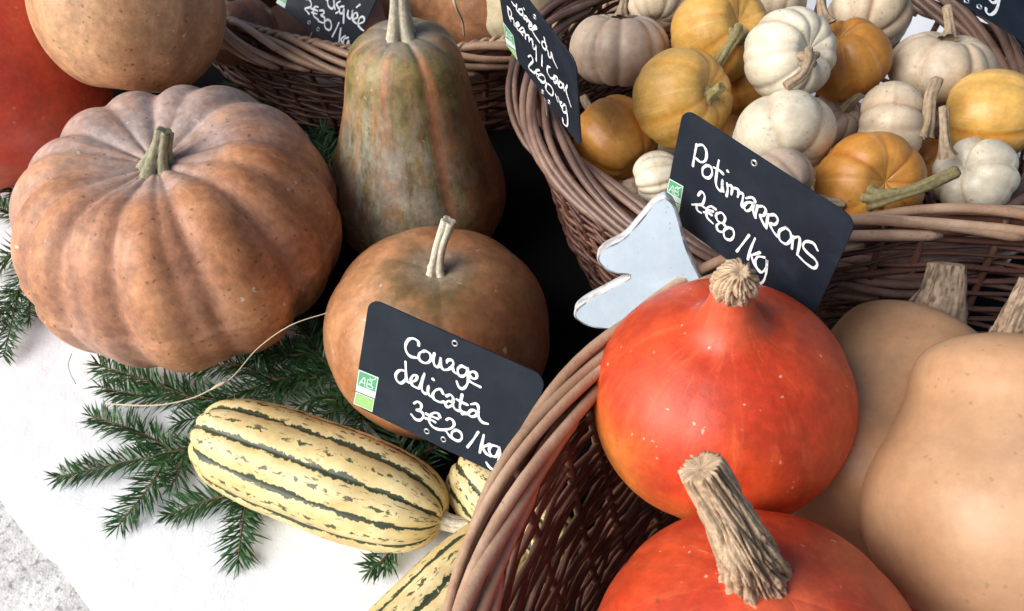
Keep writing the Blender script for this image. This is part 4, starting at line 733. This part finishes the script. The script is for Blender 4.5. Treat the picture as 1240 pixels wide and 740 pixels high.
def sign(label, S, scale=1.0, stroke=.0013, pick=None, rc=.07, group='black price signs'):
    c = CAM + (np.array(S['c']) - CAM) * scale; W = S['W'] * scale; H = S['h'] * scale
    x = np.array(S['x']); y = np.array(S['y']); z = np.cross(x, y)
    M = Matrix(((x[0], y[0], z[0]), (x[1], y[1], z[1]), (x[2], y[2], z[2])))
    root = empty('price_sign'); base = c - y * H / 2; root.location = base; root.rotation_euler = M.to_euler(); tag(root, label, 'sign', group)
    L = lambda u, v: ((u - .5) * W, v * H)
    r = rc * W; O = []
    for (cx, cy, a0) in ((W / 2 - r, H - r, 0), (-W / 2 + r, H - r, 90), (-W / 2 + r, r, 180), (W / 2 - r, r, 270)):
        for a in np.linspace(a0, a0 + 90, 9): O.append((cx + r * math.cos(rad(a)), cy + r * math.sin(rad(a))))
    O = np.array(O); n = len(O); th = .0011
    ce = O.mean(0)
    R_ = [(1 - .003, 0), (1, -.00025), (1, -th + .00025), (1 - .003, -th)]
    V = np.vstack([np.c_[ce + (O - ce) * f, np.full(n, zz)] for f, zz in R_])
    mk('board', V, [(i * n + (j + 1) % n, i * n + j, (i + 1) * n + j, (i + 1) * n + (j + 1) % n) for i in range(3) for j in range(n)] + [tuple(range(n)), tuple(3 * n + n - 1 - j for j in range(n))], slate.m, root, False)
    b = Bag()
    for i, s in enumerate(S['strokes']): ribbon(b, [L(*p) for p in s], stroke * scale, .00025 + i * .000012)
    b.build('handwriting', chalk.m, root, False)
    for e in S['eyelets']:
        x0, y0 = L(*e); a = np.arange(20) * 2 * math.pi / 20; b = Bag(); r1, r2 = .0024 * scale, .0013 * scale
        V = np.vstack([np.c_[x0 + rr_ * np.cos(a), y0 + rr_ * np.sin(a), np.full(20, zz)] for rr_, zz in ((r1, .0001), (r1 * .88, .0007), (r2 * 1.1, .0007), (r2, .0002))])
        o = mk('eyelet', V, [(i * 20 + j, i * 20 + (j + 1) % 20, (i + 1) * 20 + (j + 1) % 20, (i + 1) * 20 + j) for i in range(3) for j in range(20)], eyem.m, root)
        flatpoly('eyelet_hole', [(x0 + r2 * math.cos(q), y0 + r2 * math.sin(q)) for q in a], .00022, holem.m, root)
    for i, q in enumerate(S['stickers']):
        q = [list(L(max(.004, u), max(.006, v))) for u, v in q]; q = np.array(q)
        o = flatpoly('organic_label', q[::-1], .0003, paper.m, root)
        lerp = lambda u, v: (q[0] * (1 - u) + q[1] * u) * v + (q[3] * (1 - u) + q[2] * u) * (1 - v)
        if i == 0:
            flatpoly('green_field', [lerp(.05, .30), lerp(.95, .30), lerp(.95, .95), lerp(.05, .95)], .0004, agreen.m, o)
            b = Bag()
            for st in ([(.14, .38), (.34, .75), (.42, .38)], [(.22, .50), (.42, .50)], [(.52, .36), (.52, .72), (.70, .70), (.72, .58), (.53, .55), (.78, .50), (.76, .38), (.52, .36)], [(.60, .84), (.72, .78), (.88, .90)]):
                if W > 0: ribbon(b, [tuple(lerp(*p)) for p in st], .00045 * scale, .0005)
            for k in (.08, .16, .23): ribbon(b, [tuple(lerp(.1, k)), tuple(lerp(.88, k))], .0001, .0005)
            b.build('printed_letters', paper.m, o, False)
        else:
            flatpoly('green_field', [lerp(.04, .06), lerp(.96, .06), lerp(.96, .94), lerp(.04, .94)], .0004, lgreen.m, o)
            b = Bag(); aa = np.linspace(0, 2 * math.pi, 13)[:-1]
            for k in aa: ribbon(b, [tuple(lerp(.5 + .26 * math.cos(k), .5 + .26 * math.sin(k))), tuple(lerp(.5 + .26 * math.cos(k) + .03, .5 + .26 * math.sin(k) + .03))], .0002 * scale, .0005)
            b.build('printed_stars', paper.m, o, False)
    if pick is not None:
        for px_ in pick[0]:
            V, Fc = tube_data([(px_, .014, -.0022), (px_, .004, -.0024), (px_ + .0, -pick[1], -pick[2])], .0011, 8); mk('pick', V, Fc, eyem.m, root)
    return root
SIGNS['potimarron']['c'] = (np.array(SIGNS['potimarron']['c']) + CU * .0055).tolist()
sign('black sign reading Potimarrons 2€80/kg at the rim of the front basket', SIGNS['potimarron'], .925, .00112, ([.0], .07, .003))
sign('black sign reading Courge delicata 3€20/kg, leaning on the round brown squash', SIGNS['delicata'], 1.0, .0012, ([0], -.006, .05))
sign('black Sucrine du Berry sign turned nearly edge-on, by the rim of the mini pumpkin basket', SIGNS['sucrine'], 1.0, .0011, ([.0], .09, .003))
sign('black sign with musquée 2€30/kg, standing in the back left basket', SIGNS['musquee'], 1.0, .00125, ([-.0], .10, .003))
sign('black sign in the top right corner, showing only a letter g', SIGNS['back'], 1.2, .0013, ([], .02, .06))

# ================================================================== FIR SPRIGS
nd = MT('fir_needles', .42, .4, coat=.15)
c = nd.mix(nd.mr(nd.noise(55, 3, .6), .35, .65), (.015, .055, .016), (.05, .14, .04)); c = nd.mix(nd.mr(nd.noise(420, 2), .5, .7, 0, .7), c, (.09, .19, .07)); nd.color(nd.mix(nd.math('MULTIPLY', nd.rnd(), .5), c, (.03, .10, .03)))
tw = MT('fir_twig', .8, .2); tw.color(tw.mix(tw.noise(90, 4), (.10, .055, .035), (.2, .13, .08)))
def sprig(label, lines, seed, nl=.0165, dens=.0013, group='fir sprigs laid under the squashes', up=.0):
    rs = np.random.RandomState(seed); lines = [np.array(l, float) for l in lines]; base = lines[0][0].copy(); base[2] = min(l[:, 2].min() for l in lines)
    root = empty('fir_sprig', base); tag(root, label, 'fir branch', group); nb = Bag()
    for l in lines:
        C = catmull(l, 10) - base; Ls = np.concatenate([[0], np.cumsum(np.linalg.norm(np.diff(C, axis=0), axis=1))]); Lt = Ls[-1]
        V, Fc = tube_data(C, np.linspace(.0013, .0006, len(C)), 5); mk('twig', V, Fc, tw.m, root)
        T = np.gradient(C, axis=0); T /= np.linalg.norm(T, axis=1)[:, None]
        nl_ = nl * 1.22; n = int(Lt / (dens * 1.35))
        for k in range(n):
            s = Lt * (k + .5) / n; p = np.array([np.interp(s, Ls, C[:, i]) for i in range(3)]); t = np.array([np.interp(s, Ls, T[:, i]) for i in range(3)])
            sd = np.cross([0, 0, 1], t); sd /= np.linalg.norm(sd) + 1e-9
            tipf = 1 - .45 * max(0, (s / Lt - .8) / .2)
            for side in (-1, 1):
                for lay in range(2 if rs.rand() < .35 else 1):
                    ang = rad(rs.normal(50, 11)) if s < Lt - .004 else rad(rs.uniform(5, 40)); el = rs.normal(.12, .2) + lay * .5
                    d = t * math.cos(ang) + sd * side * math.sin(ang); d = d * math.cos(el) + np.array([0, 0, 1]) * math.sin(el)
                    ln = nl_ * rs.uniform(.7, 1.28) * tipf; wd = .00086 * rs.uniform(.85, 1.15)
                    b = np.cross(d, [0, 0, 1]); b /= np.linalg.norm(b) + 1e-9; tilt = rs.normal(0, .35); b = b * math.cos(tilt) + np.cross(d, b) * math.sin(tilt); u_ = np.cross(b, d)
                    sag = -u_ * ln * rs.uniform(-.02, .10) if u_[2] > 0 else u_ * ln * rs.uniform(-.02, .10)
                    Pm = p + d * ln * .55 - sag * .2; Pe = p + d * ln + sag
                    nb.add([p - b * wd * .5, p + b * wd * .5, Pm + b * wd, Pm - b * wd, Pe], [(0, 1, 2, 3), (3, 2, 4)])
    tag(nb.build('needles', nd.m, root, False), kind='stuff')
    return root
def L2(*pts): return [list(at(x, y, z)) for x, y, z in pts]
sprig('fir sprig sticking out at the far left edge beside the huge pumpkin', [L2((75, 250, .015), (42, 300, .02), (22, 360, .012), (4, 432, .006)), L2((60, 262, .02), (30, 262, .015), (-8, 250, .01)), L2((42, 300, .02), (15, 308, .015), (-12, 330, .008)), L2((34, 325, .018), (36, 355, .01), (36, 385, .006)), L2((24, 350, .012), (5, 375, .01), (-8, 400, .006)), L2((55, 240, .02), (25, 232, .015), (2, 225, .01))], 1, .019)
sprig('long fir sprig in front of the huge pumpkin, under the dry stalk', [L2((400, 440, .012), (330, 462, .014), (270, 482, .012), (220, 480, .01), (165, 478, .008), (120, 468, .006)), L2((230, 480, .01), (175, 460, .01), (118, 442, .006)), L2((330, 462, .014), (290, 442, .012), (235, 448, .01)), L2((290, 475, .012), (255, 500, .01), (215, 512, .006)), L2((385, 444, .014), (345, 425, .014), (300, 440, .01)), L2((350, 455, .014), (330, 480, .01), (310, 500, .008))], 2, .019)
sprig('three-fingered fir sprig spreading over the white cloth left of the striped squash', [L2((310, 545, .004), (250, 538, .010), (205, 548, .010), (150, 560, .008), (68, 578, .003)), L2((210, 546, .010), (165, 522, .009), (110, 504, .004)), L2((206, 548, .010), (182, 588, .008), (142, 638, .003)), L2((250, 538, .010), (262, 515, .012), (300, 495, .012)), L2((225, 545, .01), (215, 575, .008), (205, 590, .005))], 3, .0175, .0012)
sprig('short fir sprig poking out under the left end of the striped squash', [L2((345, 590, .004), (300, 600, .006), (258, 604, .007), (203, 624, .003)), L2((300, 598, .006), (293, 640, .006), (288, 680, .003))], 4, .0185, .0010)
sprig('tip of a fir sprig showing below the stem end of the striped squash', [L2((480, 660, .004), (460, 682, .005), (446, 692, .004)), L2((470, 675, .004), (466, 688, .004))], 5, .014)
sprig('fir sprigs under the gap between the huge pumpkin and the round brown squash', [L2((450, 500, .008), (410, 455, .016), (380, 420, .02), (372, 385, .018)), L2((405, 450, .016), (370, 460, .014), (335, 470, .01)), L2((420, 468, .014), (405, 495, .01), (380, 512, .008)), L2((385, 425, .02), (355, 430, .018), (318, 425, .014)), L2((430, 480, .012), (440, 505, .01), (430, 525, .008)), L2((400, 440, .018), (425, 440, .014), (450, 452, .01)), L2((425, 500, .01), (395, 480, .012), (360, 492, .008))], 6, .018)
rs_ = random.Random(5)
for i, (px, py, lb) in enumerate(((330, 150, 'fir sprig in the dark behind the huge pumpkin, near the back basket'), (385, 200, 'fir sprig in the dark gap left of the tall squash'), (300, 110, 'fir sprig in the dark under the tan squash'), (520, 545, 'fir sprig in the dark under the Courge delicata sign'), (565, 520, 'fir sprig in the dark between the brown squash and the front basket'))):
    ls = []; a = rs_.uniform(0, 6.28); p = at(px, py, .012); L_ = rs_.uniform(.07, .1)
    mn = [p + np.array([math.cos(a) * L_ * k, math.sin(a) * L_ * k, .01 * math.sin(k * 3)]) for k in (-.6, -.2, .2, .6)]; ls.append(mn)
    for k in (-.35, -.1, .15, .4):
        q = p + np.array([math.cos(a) * L_ * k, math.sin(a) * L_ * k, .008]); b = a + rs_.choice((-1, 1)) * rs_.uniform(.6, 1)
        ls.append([q, q + np.array([math.cos(b), math.sin(b), .1]) * .025, q + np.array([math.cos(b), math.sin(b), .05]) * .05])
    sprig(lb, ls, 20 + i, .018, .0018)

# ================================================================== SMALL THINGS
st = MT('dry_stalk', .7, .3); st.color(st.mix(st.noise(60, 3), (.45, .36, .24), (.68, .6, .46)))
def strand(name, label, cat, pts, r, mat, node=None):
    P = catmull(pts, 10); base = P[0].copy(); root = empty(name, base); tag(root, label, cat)
    V, Fc = tube_data(P - base, r, 7); mk('stalk', V, Fc, mat, root)
    if node: V, Fc = tube_data(np.array(node) - base, [.0006, .0014, .0015, .0006], 8); mk('stalk_node', V, Fc, mat, root)
    return root
strand('dry_stalk', 'thin dry stalk curving across the fir sprigs in front of the huge pumpkin', 'stalk', [at(399, 378, .125), at(352, 394, .12), at(312, 422, .095), at(283, 455, .06), at(262, 468, .05), at(230, 483, .04), at(185, 491, .03), at(128, 489, .012)], np.linspace(.0004, .0007, 71), st.m,
       [at(275, 461, .055), at(270, 464, .0535), at(262, 468, .050), at(255, 472, .048)])
hr = MT('dark_hair', .7, .3); hr.color((.12, .10, .09))
strand('plant_fibre', 'hair-thin dark fibre on the cloth at the lower left of the huge pumpkin', 'fibre', [at(87, 428, .01), at(83, 440, .006), at(85, 452, .004), at(92, 465, .002)], .0003, hr.m)
strand('dry_root', 'pale dried root hanging from the back basket behind the tall squash', 'root', [at(545, -15, .24), at(552, 8, .225), at(560, 26, .20), at(562, 44, .175)], np.linspace(.0016, .0009, 31), st.m)
print('objects', len(bpy.data.objects), 'tris', sum(len(o.data.polygons) for o in bpy.data.objects if o.type == 'MESH') * 2)
